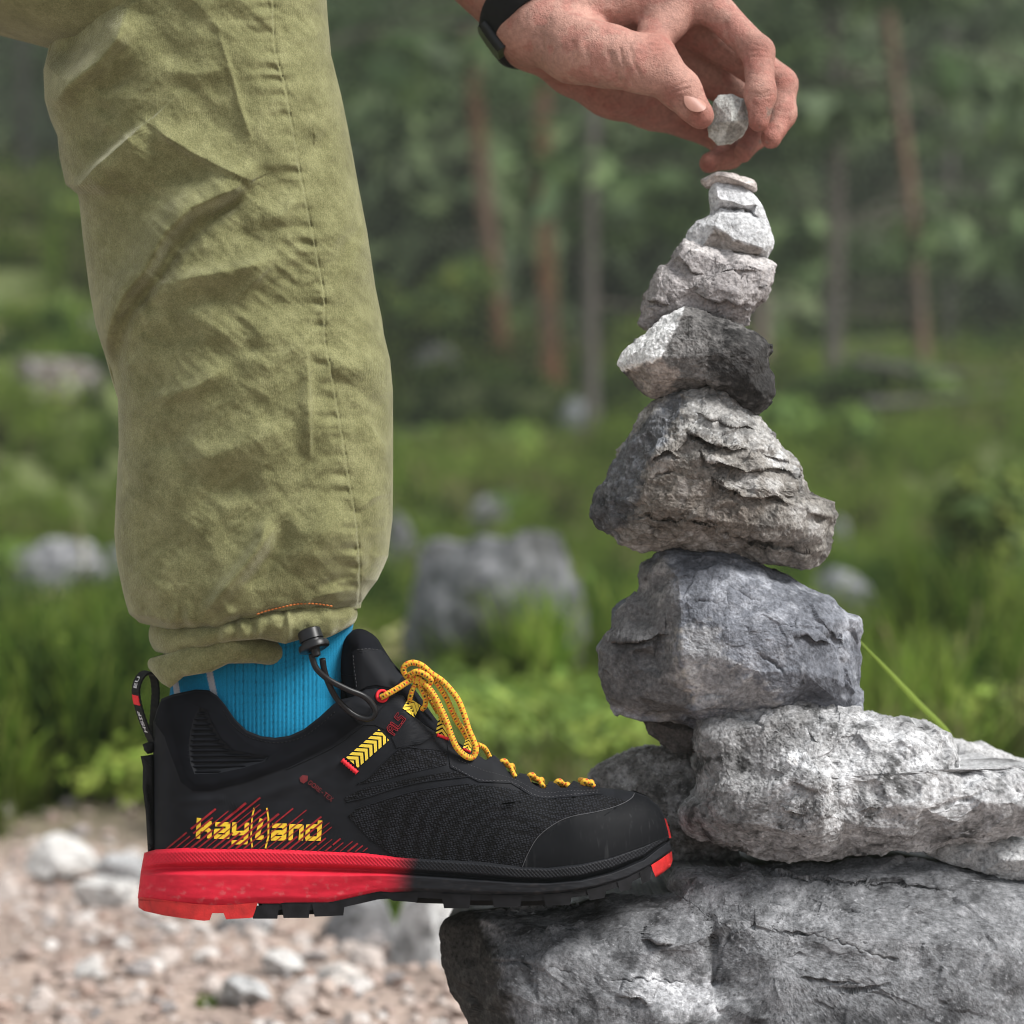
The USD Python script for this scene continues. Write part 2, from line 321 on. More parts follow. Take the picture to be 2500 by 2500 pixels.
# padded collar skin and its ribs
overlay('collar', Polygon(COLLAR).buffer(-2).intersection(Polygon(list(map(tuple, np.vstack([TOP[:22] + [0, 5], [[985, 2000], [374, 2000]]]))))).difference(Polygon(RIBS)), 0.8, M['pad'], step=8)
rp = Polygon(RIBS)
for i in range(12):
    z = 1741 + i * 12.9
    ln = LineString([(440, z + 1.5), (700, z - 1.5)]).intersection(rp.buffer(-3))
    if ln.is_empty or ln.length < 6: continue
    q = dense(list(ln.coords), 4); w = S3(q[:, 0], q[:, 1], Yup(q[:, 0], q[:, 1]) + 1.0)
    v, f = tube(w, 3.6 * K * np.minimum(1, np.minimum(np.arange(len(q)), np.arange(len(q))[::-1]) / 2.0 + 0.25), 8); obj('heel_rib', v, f, M['pad'], shoe)
# knit panels, toe cap, eyestay
PAN = [[(974,1830),(1030,1829),(1090,1834),(1090,1867),(1040,1878),(981,1892),(930,1905),(872,1916),(901,1896)],
       [(1150,1879),(1100,1884),(1050,1892),(980,1905),(887,1925),(840,1948),(846,1958),(900,1945),(960,1926),(1040,1908),(1148,1896)],
       [(849,1993),(868,1977),(900,1966),(1000,1936),(1080,1922),(1148,1914),(1244,1924),(1290,1938),(1331,1950),(1400,1944),(1471,1941),(1536,1956),(1459,1981),(1397,1993),(1356,2010),(1314,2043),(1290,2080),(1275,2118),(1183,2108),(1105,2101),(1020,2098),(966,2092),(905,2050)]]
for pp in PAN: overlay('mesh_panel', pp, 1.6, M['knit'], step=8)
cap = [(1275,2119),(1290,2082),(1314,2043),(1356,2010),(1397,1993),(1459,1981),(1510,1966),(1540,1950),(1550,1936),(1580,1947),(1606,1970),(1621,1995),(1629,2024),(1632,2040),(1571,2066),(1493,2093),(1416,2111),(1338,2121)]
pc = Polygon(cap)
v, f = sheet(pc, lambda x, z: Yup(x, z) + 3.2, lambda x, z: Yup(x, z) - 2, 9); v2 = v * [1, -1, 1]
obj('toe_cap', *cat_meshes([(v, f), (v2, f[:, ::-1])]), M['rubber_cap'], shoe, smooth=40)
q = spline([(1275,2117),(1290,2082),(1314,2043),(1356,2010),(1397,1993),(1459,1981),(1510,1966),(1540,1950),(1549,1937)], 4)
v, f = tube(S3(q[:, 0], q[:, 1], Yup(q[:, 0], q[:, 1]) + 3.0), 0.9 * K, 5); obj('cap_edge', v, f, M['grey_thread'], shoe, label='pale worn edge of the toe cap')
eye = [(1092,1816),(1100,1873),(1169,1908),(1248,1912),(1300,1944),(1335,1950),(1400,1944),(1471,1938),(1474,1926)] + [tuple(t + [0, 2]) for t in TOP[(TOP[:, 0] > 1095) & (TOP[:, 0] < 1474)][::-1]]
overlay('eyestay', eye, 3.0, M['film'], step=8)
def stitches(name, pts, mat, dash=5.0, gap=4.0, r=1.1, off=3.5, surf=None, parent=None):
    q = spline(pts, 1.0); arc = np.arange(len(q)); ms = []; p = 0
    while p + dash < len(q):
        s_ = q[int(p):int(p + dash)][[0, -1]]; mid = s_.mean(0); c = np.vstack([s_[0], mid, s_[1]])
        yy = (surf or Yup)(c[:, 0], c[:, 1]) + off + np.array([-1.0, 0.4, -1.0]) * r
        ms.append(tube(S3(c[:, 0], c[:, 1], yy), r * K, 5)); p += dash + gap
    return obj(name, *cat_meshes(ms), mat, parent or shoe)
stitches('stitching', [(1104,1870),(1170,1903),(1246,1908),(1302,1939),(1336,1945),(1400,1939),(1468,1933)], M['grey_thread'], 5, 4, 0.9)
stitches('stitching', [(1120,1855),(1180,1880),(1250,1900),(1310,1930),(1340,1935),(1400,1930),(1462,1929)], M['grey_thread'], 4, 4, 0.7)
stitches('stitching', [(545,1735),(566,1768),(600,1796),(640,1809),(672,1813),(710,1809),(748,1794),(786,1766),(820,1736)], M['black_web'], 6, 4, 1.4, 1.5)
for pts in ([(868,1976),(900,1965),(1000,1935),(1080,1921),(1146,1913)], [(846,1958),(900,1945),(960,1926),(1040,1908),(1146,1896)], [(872,1914),(905,1894),(974,1829),(1030,1828),(1088,1833)], [(700,1878),(813,1824),(883,1772),(940,1722)]):
    q = spline(pts, 5); v, f = tube(S3(q[:, 0], q[:, 1], Yup(q[:, 0], q[:, 1]) + 1.2), 1.5 * K, 6); obj('film_edge', v, f, M['film'], shoe)

# sole
GRO = np.array([(344,2126),(401,2119),(562,2117),(804,2121),(885,2125),(950,2128),(1105,2139),(1261,2151),(1338,2153),(1416,2147),(1493,2128),(1571,2096),(1606,2068),(1634,2050)], float)
LOW = np.array([(336,2192),(401,2200),(470,2209),(522,2213),(578,2211),(627,2206),(724,2207),(804,2207),(865,2194),(926,2180),(1006,2177),(1028,2177),(1144,2183),(1299,2185),(1377,2179),(1455,2167),(1532,2144),(1590,2113),(1640,2076)], float)
MTOP = BOT.copy(); MTOP[:, 1] -= 6; MTOP[0] = (352, 2082); MTOP[-1] = (1634, 2038); MTOP[-2] = (1626, 2040)
def Wsole(x): return plan(np.asarray(x, float), 336, 1641, 150.0, 235.0) * 1.0
def band_grid(curves, prof, nu=900):
    """curves: [(polyline, rows to next)], prof(row fraction list) in pixels out from the plan width."""
    u = np.linspace(0, 1, nu); u = 0.6 * u + 0.4 * 0.5 * (1 - np.cos(PI * u)); xn = 336 + (1641 - 336) * u; W = Wsole(xn)
    Xs, Zs, Ys = [], [], []
    for (ca, cb, rows, pf) in curves:
        xa = ca[0, 0] + (ca[-1, 0] - ca[0, 0]) * u; xb = cb[0, 0] + (cb[-1, 0] - cb[0, 0]) * u
        za, zb_ = np.interp(xa, ca[:, 0], ca[:, 1]), np.interp(xb, cb[:, 0], cb[:, 1])
        for t in rows:
            X, Z = xa + (xb - xa) * t, za + (zb_ - za) * t
            Xs.append(X); Zs.append(Z); Ys.append(W + pf(t, X, Z) * np.clip(W / 30, 0, 1))
    return np.stack(Xs, 1), np.stack(Zs, 1), np.stack(Ys, 1)
def p_band1(t, X, Z):
    kn = 2.6 * (np.abs(np.sin((X + Z) * 0.33) * np.sin((X - Z) * 0.33)) ** 0.5 - 0.6)
    return 3 - 22 * float(sm(0.70, 1.0, t)) - 12 * float(sm(0.22, 0.0, t)) + kn * math.sin(PI * t) ** 0.5
def p_band2(t, X, Z):
    wr = 2.2 * (fbm(np.stack([X / 40.0, Z / 9.0, 0 * X], -1), 3, 5) - 0.5)
    sweep = 5 * sm(620, 900, X) * (1 - sm(900, 960, X)) * sm(0.35, 0.75, t + (X - 760) / 500)
    return 8 - 27 * float(sm(0.20, 0.0, t)) - 9 * float(sm(0.80, 1.0, t)) + wr - sweep
cur = [(MTOP, GRO, np.linspace(0, 1, 20), p_band1), (GRO, LOW, np.linspace(0.02, 1, 26), p_band2)]
X, Z, Y = band_grid(cur, None)
X = np.c_[X[:, :1], X, X[:, -1:]]; Z = np.c_[Z[:, :1], Z, Z[:, -1:]]; Y = np.c_[0 * Y[:, :1], Y, 0 * Y[:, -1:]]
g = grid_faces(*X.shape)
redt = 1 - sm(925, 1020, X + 8 * (Z - 2130) / 40 + 14 * (fbm(np.stack([X / 30.0, Z / 12.0, 0 * X], -1), 3, 3) - 0.5))
n1 = fbm(np.stack([X / 60.0, Z / 30.0, 0 * X], -1), 4, 9)[..., None]
dust = (0.5 * sm(0.6, 0.75, fbm(np.stack([X / 16.0, Z / 10.0, 0 * X + 4], -1), 4, 19)) * sm(2120, 2200, Z))[..., None]
cr = np.array([0.46, 0.011, 0.028]) * (0.9 + 0.2 * n1); cb = np.array([0.0075, 0.0082, 0.0105]) * (0.8 + 0.5 * n1)
C = cb * (1 - redt[..., None]) + cr * redt[..., None]; C = C * (1 - 0.35 * dust) + np.array([0.26, 0.22, 0.20]) * 0.35 * dust * (0.35 + redt[..., None])
near, far = S3(X, Z, Y).reshape(-1, 3), S3(X, Z, -Y).reshape(-1, 3)
v, f = cat_meshes([(near, g), (far, g[:, ::-1])]); C = C.reshape(-1, 3)
mid = obj('midsole', v, f, M['sole'], shoe, col=np.vstack([C, C]))
def under(x, d=0): return np.interp(x, LOW[:, 0], LOW[:, 1]) + d
xs = np.arange(640, 1600, 10.0)
outs = [(a, under(a, -4)) for a in xs] + [(a, under(a, 15)) for a in xs[::-1]]
chunk('outsole', outs, lambda x: Wsole(x) - 3, None, M['black_rubber'])
chunk('heel_piece', [(337,2189),(401,2197),(470,2206),(522,2210),(578,2208),(629,2203),(622,2226),(617,2240),(611,2241),(552,2244),(546,2229),(518,2229),(512,2246),(498,2248),(450,2242),(401,2235),(352,2224),(338,2215)], Wsole, None, M['red_rubber'], off=3, step=10, label='red rubber heel of the outsole')
LUGS = [((613,2212),(682,2208),(677,2243),(618,2243)), ((688,2207),(757,2207),(754,2241),(692,2241)), ((762,2207),(842,2203),(838,2235),(768,2238)),
        ((926,2180),(1022,2178),(1018,2203),(960,2199)), ((1078,2182),(1150,2184),(1146,2218),(1084,2217)), ((1200,2185),(1275,2186),(1270,2214),(1206,2215)),
        ((1326,2184),(1398,2178),(1392,2209),(1332,2211)), ((1432,2172),(1480,2162),(1476,2192),(1440,2198)), ((1507,2153),(1544,2140),(1541,2170),(1514,2178)), ((1562,2130),(1590,2116),(1588,2148),(1567,2158))]
for l in LUGS:
    c = np.mean(l, 0)
    chunk('lug', l, Wsole, 70, M['black_rubber'], off=1.5); chunk('lug', l, Wsole, 70, M['black_rubber'], off=1.5, far=True)
chunk('lug', [(600,2212),(842,2206),(836,2230),(606,2236)], lambda x: Wsole(x) * 0.55, None, M['black_rubber'])
for a, b in ((1022,1078),(1150,1202),(1275,1328)):
    chunk('lug', [(a - 12, under(a, 0)), (b + 12, under(b, 0)), (b + 8, under(b, 27)), (a - 8, under(a, 27))], lambda x: Wsole(x) * 0.45, 90, M['black_rubber'])
chunk('toe_piece', [(1590,2112),(1612,2098),(1640,2078),(1642,2100),(1637,2116),(1620,2130),(1601,2142),(1594,2126)], lambda x: Wsole(np.minimum(x, 1634)) * 1.0, None, M['red_rubber'], off=4, step=8, label='red rubber toe of the outsole')
chunk('toe_tab', [(1618,1998),(1626,1999),(1634,2024),(1639,2046),(1631,2046),(1625,2022)], lambda x: 22 + 0 * x, None, M['red_rubber'], off=4, step=8, label='red tab over the toe')

# prints on the heel: the lettering and its slanting stripes
kz = lambda t: zx(t, 440, 1900, 0.2070)
def strokes(paths, w): return unary_union([LineString(kz(p)).buffer(w * 0.207 / 2, cap_style=2, join_style=2) for p in paths])
letters = [
  [[(222,468),(208,712)], [(372,528),(318,540),(300,585),(340,620),(348,650),(340,710)], [(215,600),(330,600)]],
  [[(412,542),(590,542)], [(566,520),(552,712)], [(405,622),(560,618)], [(424,610),(420,690)], [(398,690),(570,690)]],
  [[(640,520),(632,668)], [(610,650),(780,644)], [(788,524),(770,765)], [(606,756),(790,752)]],
  [[(962,478),(905,706)], [(885,700),(985,700)]],
  [[(1085,562),(1255,558)], [(1232,540),(1222,730)], [(1080,642),(1235,638)], [(1102,630),(1094,708)], [(1070,710),(1240,708)]],
  [[(1312,540),(1302,732)], [(1290,568),(1440,566)], [(1432,550),(1422,734)]],
  [[(1650,498),(1632,738)], [(1490,570),(1650,566)], [(1510,556),(1498,720)], [(1480,712),(1655,712)]]]
for L_ in letters: overlay('letter', strokes(L_, 52), 1.3, M['yellow_print'], step=7, under=0.8)
for L_ in ([(872,350),(848,460),(840,590),(835,700),(852,826)], [(1020,350),(1040,470),(1040,690),(1005,826)]): overlay('yellow_line', strokes([L_], 19), 1.3, M['yellow_print'], step=7, under=0.8)
env = Polygon([(383,2074),(384,2012),(410,2006),(440,1992),(480,1990),(530,1972),(565,1960),(600,1950),(655,1940),(700,1948),(730,1960),(765,1976),(795,1998),(840,2024),(880,2050),(912,2080),(724,2078),(600,2073)])
rng = np.random.default_rng(4); dirv = np.array([0.775, -0.632]); nv_ = np.array([0.632, 0.775])
for k, off in enumerate(np.arange(-170, 330, 15.0)):
    c = np.array([640, 2010]) + nv_ * 0 + np.array([1, 0]) * (off * 1.25 - 20) + np.array([0, 62])
    for (a, b) in [(0, 260)]:
        ln = LineString([c + dirv * (-20), c + dirv * 300]).intersection(env)
        if ln.is_empty or ln.geom_type != 'LineString' or ln.length < 8: continue
        p0, p1 = np.array(ln.coords[0]), np.array(ln.coords[-1]); L0 = ln.length
        t0, t1 = 0, rng.uniform(0.5, 1.0)
        w0 = rng.choice([2.2, 2.8, 3.6, 4.8])
        segs = [(t0, t1)] if rng.random() < 0.6 or L0 < 60 else [(t0, t1 * 0.42), (t1 * 0.5, t1)]
        sh = unary_union([LineString([p0 + (p1 - p0) * a_, p0 + (p1 - p0) * b_]).buffer(w0 / 2 * (0.8 + 0.4 * rng.random()), cap_style=2) for a_, b_ in segs])
        overlay('red_stripe', sh, 2.2, M['red_print'], step=10, under=1.5)
# chevron webbing
def chevron(quad, n, bar=None, w=7.0):
    q = np.array(quad, float)          # start-left, start-right, end-right, end-left : runs from the bar upward
    a, b, c, d = q
    base = Polygon(q); h = overlay('webbing_loop', base, 3.0, M['black_web'], step=8)
    def at(u, v): return (a * (1 - u) + b * u) * (1 - v) + (d * (1 - u) + c * u) * v
    L = np.linalg.norm((c + d) / 2 - (a + b) / 2); Wd = np.linalg.norm(b - a)
    dv = Wd * 0.5 * 0.9 / L; ms = []
    for k in range(-2, n + 3):
        v0 = (k + 0.5) / n
        ln = LineString([at(-0.05, v0 - dv * 0.55), at(0.5, v0 + dv * 0.5), at(1.05, v0 - dv * 0.55)])
        s_ = ln.buffer(w / 2, cap_style=2, join_style=2).intersection(base)
        if not s_.is_empty and s_.area > 6: overlay('chevron', s_, 4.2, M['yellow_web'], h, step=9, under=0)
    return h
def bartack(p0, p1, w=6.5):
    q = dense([p0, p1], 2.5); t = np.arange(len(q))
    yy = Yup(q[:, 0], q[:, 1]) + 5; r = w * K * (0.8 + 0.22 * np.sin(t * 2.1))
    v, f = tube(S3(q[:, 0], q[:, 1], yy), r, 9); obj('bartack', v, f, M['red_thread'], shoe)
chevron([(845,1849),(874,1874),(950,1807),(925,1780)], 7, w=7.4); bartack((835,1855), (872,1887))
chevron([(983,1729),(1012,1751),(1027,1722),(998,1703)], 3, w=6.4)
chevron([(1064,1790),(1092,1800),(1096,1756),(1072,1745)], 4, w=5.2); bartack((1067,1794), (1096,1805), 5)
chevron([(1130,1826),(1150,1834),(1154,1806),(1138,1800)], 3, w=4.6); bartack((1130,1828), (1149,1836), 4)
overlay('strap', Polygon([(956,1800),(1002,1752),(1018,1762),(1060,1795),(1030,1815),(990,1822),(968,1826)]), 2.2, M['film'], step=8)
# small outlined lettering on the strap, and the dim membrane mark
def ring_text(paths, o, ang, sc, w, gap, mat, name):
    ca, sa = math.cos(ang), math.sin(ang)
    tr = lambda p: [(o[0] + sc * (x_ * ca + y_ * sa), o[1] + sc * (x_ * sa * 1 - y_ * ca)) for x_, y_ in p]
    for L_ in paths:
        s_ = unary_union([LineString(tr(p)).buffer(w) for p in L_]); overlay(name, s_.buffer(gap).difference(s_.buffer(gap - 1.5)), 3.8, mat, step=8, under=0)
A_ = [[(0,0),(0,7),(2,10),(6,10),(6,0)], [(0,5),(6,5)]]; L__ = [[(9,10),(9,0),(14,0)]]; S_ = [[(22,10),(17,10),(16.5,6),(21.5,5),(21,0),(16,0)]]
ring_text([A_, L__, S_], (962, 1793), -0.96, 2.15, 1.2, 1.6, M['red_print'], 'letter')
gt = meshkit.text_mesh('GORE-TEX', 11.0, 0.5, bold=True)
def flat_text(tm, o, ang, sx=1.0, off=2.4, mat=None, name='letter', surf=None):
    p = np.array(tm.vertices); ca, sa = math.cos(ang), math.sin(ang)
    x = o[0] + sx * p[:, 0] * ca + p[:, 1] * sa; z = o[1] + sx * p[:, 0] * sa - p[:, 1] * ca
    yy = (surf or Yup)(x, z) + off + p[:, 2]
    return obj(name, S3(x, z, yy), np.array(tm.faces), mat, shoe, smooth=False)
flat_text(gt, (750, 1912), 0.66, 0.92, mat=M['dim_red_print'], name='lettering')
overlay('emblem', Polygon([(731,1899),(739,1892),(752,1894),(751,1906),(741,1913),(733,1908)]), 1.6, M['dim_red_print'], step=6)

# tongue
def puff(name, pts, dmax, rim, mat, parent=None, step=6, dfn=None, label=None, smooth=True, pw=2.0, yc=0.0):
    poly = Polygon(pts).buffer(0); v, f = tri2d(poly, step)
    e = cKDTree(dense(list(poly.exterior.coords), 2)).query(v)[0]; q = np.clip(e / rim, 0, 1)
    dm = dmax(v[:, 0], v[:, 1]) if callable(dmax) else dmax
    y = dm * np.maximum(0, 1 - (1 - q) ** pw) ** (1 / pw)
    if dfn is not None: y = y + dfn(v[:, 0], v[:, 1]) * q
    n = len(v); b = np.unique(boundary(f).ravel()); y[b] = 0
    fr, bk = S3(v[:, 0], v[:, 1], yc + y), S3(v[:, 0], v[:, 1], yc - y)
    idx = np.arange(n) + n; idx[b] = b
    return obj(name, np.vstack([fr, bk]), np.vstack([f[:, ::-1], idx[f]]), mat, parent or shoe, smooth=smooth, label=label)
tongue_pts = spline([(828,1640),(829,1592),(838,1558),(860,1539),(885,1536),(917,1554),(937,1584),(971,1634),(999,1664),(1030,1706),(1062,1752),(1104,1800),(1170,1846),(1240,1882),(1310,1912),(1380,1922),(1440,1930)], 6).tolist() + [(1440,1960),(1300,1960),(1100,1880),(960,1780),(850,1740),(830,1700)]
ton_d = lambda x, z: 96 - 40 * sm(1000, 1400, x)
puff('tongue', tongue_pts, ton_d, 60, M['pad'], step=7, dfn=lambda x, z: -6 * np.exp(-((poly_sd(x, z, [(858,1588),(870,1580),(932,1582),(989,1646),(960,1690),(900,1690),(868,1690)])) / 4.0) ** 2))
pt = [(860,1592),(872,1583),(930,1585),(960,1618),(986,1648),(960,1680),(918,1672),(895,1676),(869,1690),(862,1640)]
def Yton(x, z):
    e = cKDTree(dense(tongue_pts, 2, True)).query(np.stack([x, z], 1))[0]; q = np.clip(e / 60, 0, 1); return ton_d(x, z) * np.sqrt(np.maximum(0, 1 - (1 - q) ** 2))
v, f = sheet(Polygon(pt), lambda x, z: Yton(x, z) + 1.5, lambda x, z: Yton(x, z) - 4, 7); obj('tongue_panel', v, f, M['film'], shoe, smooth=40)
stitches('stitching', [(862,1600),(866,1640),(872,1684)], M['grey_thread'], 6, 3, 0.8, 2.0, surf=Yton)
stitches('stitching', [(872,1586),(900,1584),(928,1587)], M['grey_thread'], 6, 3, 0.6, 2.0, surf=Yton)
overlay('eyelet_tab', Polygon([(830,1722),(861,1706),(892,1687),(917,1683),(948,1692),(984,1703),(1003,1732),(980,1760),(940,1782),(916,1770),(880,1770)]), 1.6, M['film'], step=7)
# laces
YEL, RDC, BKC = np.array([0.58, 0.34, 0.03]), np.array([0.55, 0.045, 0.02]), np.array([0.02, 0.016, 0.012])
def lace(name, pts, r=7.2, plain=0.0, sides=14):
    q = spline(pts, 1.6); w = S3(q[:, 0], q[:, 1], q[:, 2])
    v, f = tube(w, r * K * (1 + 0.05 * np.sin(np.arange(len(q)) * 1.9)), sides)
    i, j = np.meshgrid(np.arange(len(q)), np.arange(sides), indexing='ij'); col = np.tile(YEL, (len(q), sides, 1)) * (0.92 + 0.12 * ((i + j) % 2))[..., None]
    row = (j * 6 // sides); ph = (i / 4.4 + row * 0.5)
    on = ((ph % 1.0) < 0.46) & (j % (sides // 6 + (1 if sides % 6 else 0)) != 0)
    red = (np.floor(ph).astype(int) + row) % 2 == 0
    col[on & red] = RDC; col[on & ~red & (row % 2 == 0)] = BKC
    col = np.vstack([col.reshape(-1, 3), np.tile(YEL, (2, 1))])
    return obj(name, v, f, M['lacecol'], shoe, col=col)
yl = 112
lace('lace', [(930,1703,118),(945,1695,122),(968,1682,118),(990,1668,112),(1008,1656,104)])
lace('lace', [(1006,1662,96),(992,1650,100),(985,1635,104),(992,1623,106),(1010,1618,108),(1032,1626,112),(1054,1645,114),(1079,1662,114),(1101,1685,116),(1120,1712,118),(1134,1748,120),(1145,1783,122),(1156,1808,122),(1162,1828,124),(1158,1844,124),(1148,1850,126),(1134,1844,128),(1116,1826,128),(1102,1797,128),(1092,1766,126),(1079,1736,124),(1063,1703,120),(1047,1680,116),(1028,1660,110),(1010,1650,104)])
lace('lace', [(1012,1640,98),(1034,1640,100),(1054,1652,104),(1071,1674,106),(1090,1705,106),(1103,1735,106),(1117,1763,106),(1131,1784,106),(1142,1803,104)])
lace('lace', [(1000,1648,110),(1016,1640,120),(1036,1646,122),(1052,1660,116),(1044,1672,108),(1024,1668,106),(1006,1658,108)])
lace('lace', [(1018,1664,100),(1008,1682,104),(1002,1700,100),(1000,1712,92)], 6.2)
lace('lace', [(1022,1666,98),(1030,1686,104),(1038,1704,104),(1038,1722,98),(1030,1732,88)], 6.2)
lace('lace', [(1026,1668,92),(1048,1690,96),(1064,1716,96),(1076,1744,92),(1082,1764,84)], 6.6)
lace('lace', [(1020,1672,60),(1040,1692,70),(1056,1716,70),(1070,1740,60)], 6.6)
lace('lace', [(1166,1818,84),(1182,1826,70),(1192,1842,60),(1198,1856,58)], 6.4)
CROSS = [((1228,1862),(1238,1868),(1262,1897)), ((1296,1896),(1310,1902),(1328,1918)), ((1363,1911),(1374,1914),(1391,1921)), ((1428,1911),(1432,1908),(1448,1914))]
for (a, b, c) in CROSS:
    w = float(Wt(a[0]))
    lace('lace', [(a[0] - 6, a[1] + 14, w - 4), (a[0] - 4, a[1] - 1, w + 7), (a[0] + 5, a[1] - 3, w + 6), (a[0] + 9, a[1] + 4, w - 14), (b[0] + 8, b[1] + 3, w * 0.3), (b[0] + 12, b[1] + 2, -w * 0.5), (b[0] + 14, b[1] + 10, -w)], 6.8)
    lace('lace', [(c[0] + 2, c[1] + 6, w - 6), (c[0] - 6, c[1] - 4, w - 4), (b[0] + 6, b[1] + 2, w * 0.5), (b[0] - 4, b[1] - 2, 0), (b[0] - 16, b[1] - 4, -w * 0.9)], 5.8)
for tt in ((980,1690,36),):
    pass
# eyelet ring, pull loop, heel ribbon
th = np.linspace(0, 2 * PI, 40, endpoint=False)
ex, ez = 933 + 12.5 * np.cos(th), 1699 + 13 * np.sin(th); v, f = tube(S3(ex, ez, Yup(ex, ez) + 4), 4.0 * K, 10, closed=True); obj('eyelet', v, f, M['red_thread'], shoe)
def ribbon(name, pts, wv, thick, mat, ridge=0.0):
    q = spline([p[:3] for p in pts], 3.0); n = len(q); t = np.gradient(q, axis=0); t /= np.linalg.norm(t, axis=1, keepdims=True)
    w_ = np.asarray(wv, float); nn = np.cross(t, w_); nn /= np.linalg.norm(nn, axis=1, keepdims=True)
    rows = []
    rd = ridge * np.sin(np.arange(n) * 1.6)
    for a, b in ((-1, -1), (0, -1.15), (1, -1), (1, 1), (0, 1.15), (-1, 1)):
        rows.append(q + a * w_ + nn * (b * (thick / 2 + rd))[:, None])
    V = np.stack(rows, 1); f = []
    k = 6; i, j = np.meshgrid(np.arange(n - 1), np.arange(k), indexing='ij'); l = (j + 1) % k
    qd = np.stack([i * k + j, i * k + l, (i + 1) * k + l, (i + 1) * k + j], -1).reshape(-1, 4)
    V = V.reshape(-1, 3)
    obj(name, S3(V[:, 0], V[:, 1], V[:, 2]), np.vstack([qd[:, [0, 1, 2]], qd[:, [0, 2, 3]]]), mat, shoe, smooth=40); return q
LOOP = [(372,1812,6),(366,1800,8),(352,1768,14),(338,1724,18),(332,1685,20),(340,1657,18),(358,1641,14),(374,1652,8),(380,1685,2),(378,1724,0),(375,1768,0),(373,1806,2)]
ql = ribbon('pull_loop', LOOP, (8.5, 2.0, 20.0), 4.5, M['black_web'], 0.5)
def loop_text(txt, i0, h, mat, bold=True):
    tm = meshkit.text_mesh(txt, h, 0.6, bold=bold); p = np.array(tm.vertices)
    s_ = np.clip(i0 + p[:, 0] / 3.0, 0, len(ql) - 2); a = np.floor(s_).astype(int); fr_ = (s_ - a)[:, None]; c = ql[a] * (1 - fr_) + ql[a + 1] * fr_
    wv = np.array([8.5, 2.0, 20.0]); wn = wv / np.linalg.norm(wv); t = np.gradient(ql, axis=0)[a]; t /= np.linalg.norm(t, axis=1, keepdims=True); nn = np.cross(t, wn); nn /= np.linalg.norm(nn, axis=1, keepdims=True); nn *= np.sign((nn[:, 2] ))[:, None]
    V = c + wn * (h / 2 - p[:, 1])[:, None] + nn * (3.0 + p[:, 2])[:, None]
    obj('lettering', S3(V[:, 0], V[:, 1], V[:, 2]), np.array(tm.faces), mat, shoe, smooth=False)
loop_text('HSIF', 9, 17, M['white_print']); loop_text('EU', 46, 17, M['white_print'])
i0 = 33; qq = ql[i0:i0 + 9]
ribbon('loop_patch', [tuple(q_ + np.array([-1.2, 0, 1.5])) for q_ in qq[::2]], (7.2, 1.7, 17.0), 5.2, M['red_thread'])
loop_text('2', 35, 14, M['grey_thread'])
puff('heel_ribbon', [(343,1846),(360,1844),(375,1841),(379,1859),(379,1923),(380,1988),(384,2076),(361,2080),(356,1988),(348,1923),(349,1872)], 34, 12, M['black_web'], step=4, dfn=lambda x, z: 1.2 * np.sin(z * 0.8) * sm(1900, 1930, z))
puff('heel_ribbon', [(348,1817),(360,1812),(374,1809),(381,1815),(378,1833),(370,1839),(360,1841),(352,1832)], 30, 9, M['black_web'], step=4)
# ------------------------------------------------------------------ stones
def ray_radius(poly, c, th):
    p = np.asarray(poly, float) - c; q = np.roll(p, -1, 0)
    d = np.stack([np.cos(th), np.sin(th)], 1); e = q - p
    den = d[:, None, 0] * e[None, :, 1] - d[:, None, 1] * e[None, :, 0]
    den = np.where(np.abs(den) < 1e-9, 1e-9, den)
    t = (p[None, :, 0] * e[None, :, 1] - p[None, :, 1] * e[None, :, 0]) / den
    s = (p[None, :, 0] * d[:, None, 1] - p[None, :, 1] * d[:, None, 0]) / den
    t = np.where((s >= -1e-6) & (s <= 1 + 1e-6) & (t > 0), t, -1)
    r = t.max(1)
    return np.where(r > 0, r, 5)

def chips(p, scale, k, seed, soft=0.25):
    """Fracture planes: every cell of a random cell pattern tilts its own way."""
    rng = np.random.default_rng(seed); lo, hi = p.min(0) - scale, p.max(0) + scale
    n = int(np.clip(np.prod((hi - lo) / scale), 8, 4000)); s = rng.uniform(lo, hi, (n, 3)); dr = rng.normal(size=(n, 3)); dr /= np.linalg.norm(dr, axis=1, keepdims=True)
    dd, ii = cKDTree(s).query(p, 2)
    a = [np.einsum('ij,ij->i', p - s[ii[:, j]], dr[ii[:, j]]) for j in (0, 1)]
    w = 0.5 * np.clip(1 - (dd[:, 1] - dd[:, 0]) / (soft * scale), 0, 1)
    return k * ((1 - w) * a[0] + w * a[1])

def ridged(p, oct=4, seed=0):
    return sum(0.5 ** o * (1 - np.abs(2 * vnoise(p * 2 ** o, seed + o) - 1)) for o in range(oct)) / 2

def jag(poly, amp, seed, step=6):
    """A traced outline with the small unevenness of broken stone."""
    q = dense(poly, step, True)[:-1]
    n = vnoise(np.c_[q / 22.0, np.zeros(len(q))], seed) + 0.6 * vnoise(np.c_[q / 9.0, np.zeros(len(q))], seed + 1) - 0.8
    t = np.roll(q, -1, 0) - np.roll(q, 1, 0); t /= np.linalg.norm(t, axis=1, keepdims=True) + 1e-9
    return q + np.c_[-t[:, 1], t[:, 0]] * (n * amp)[:, None]

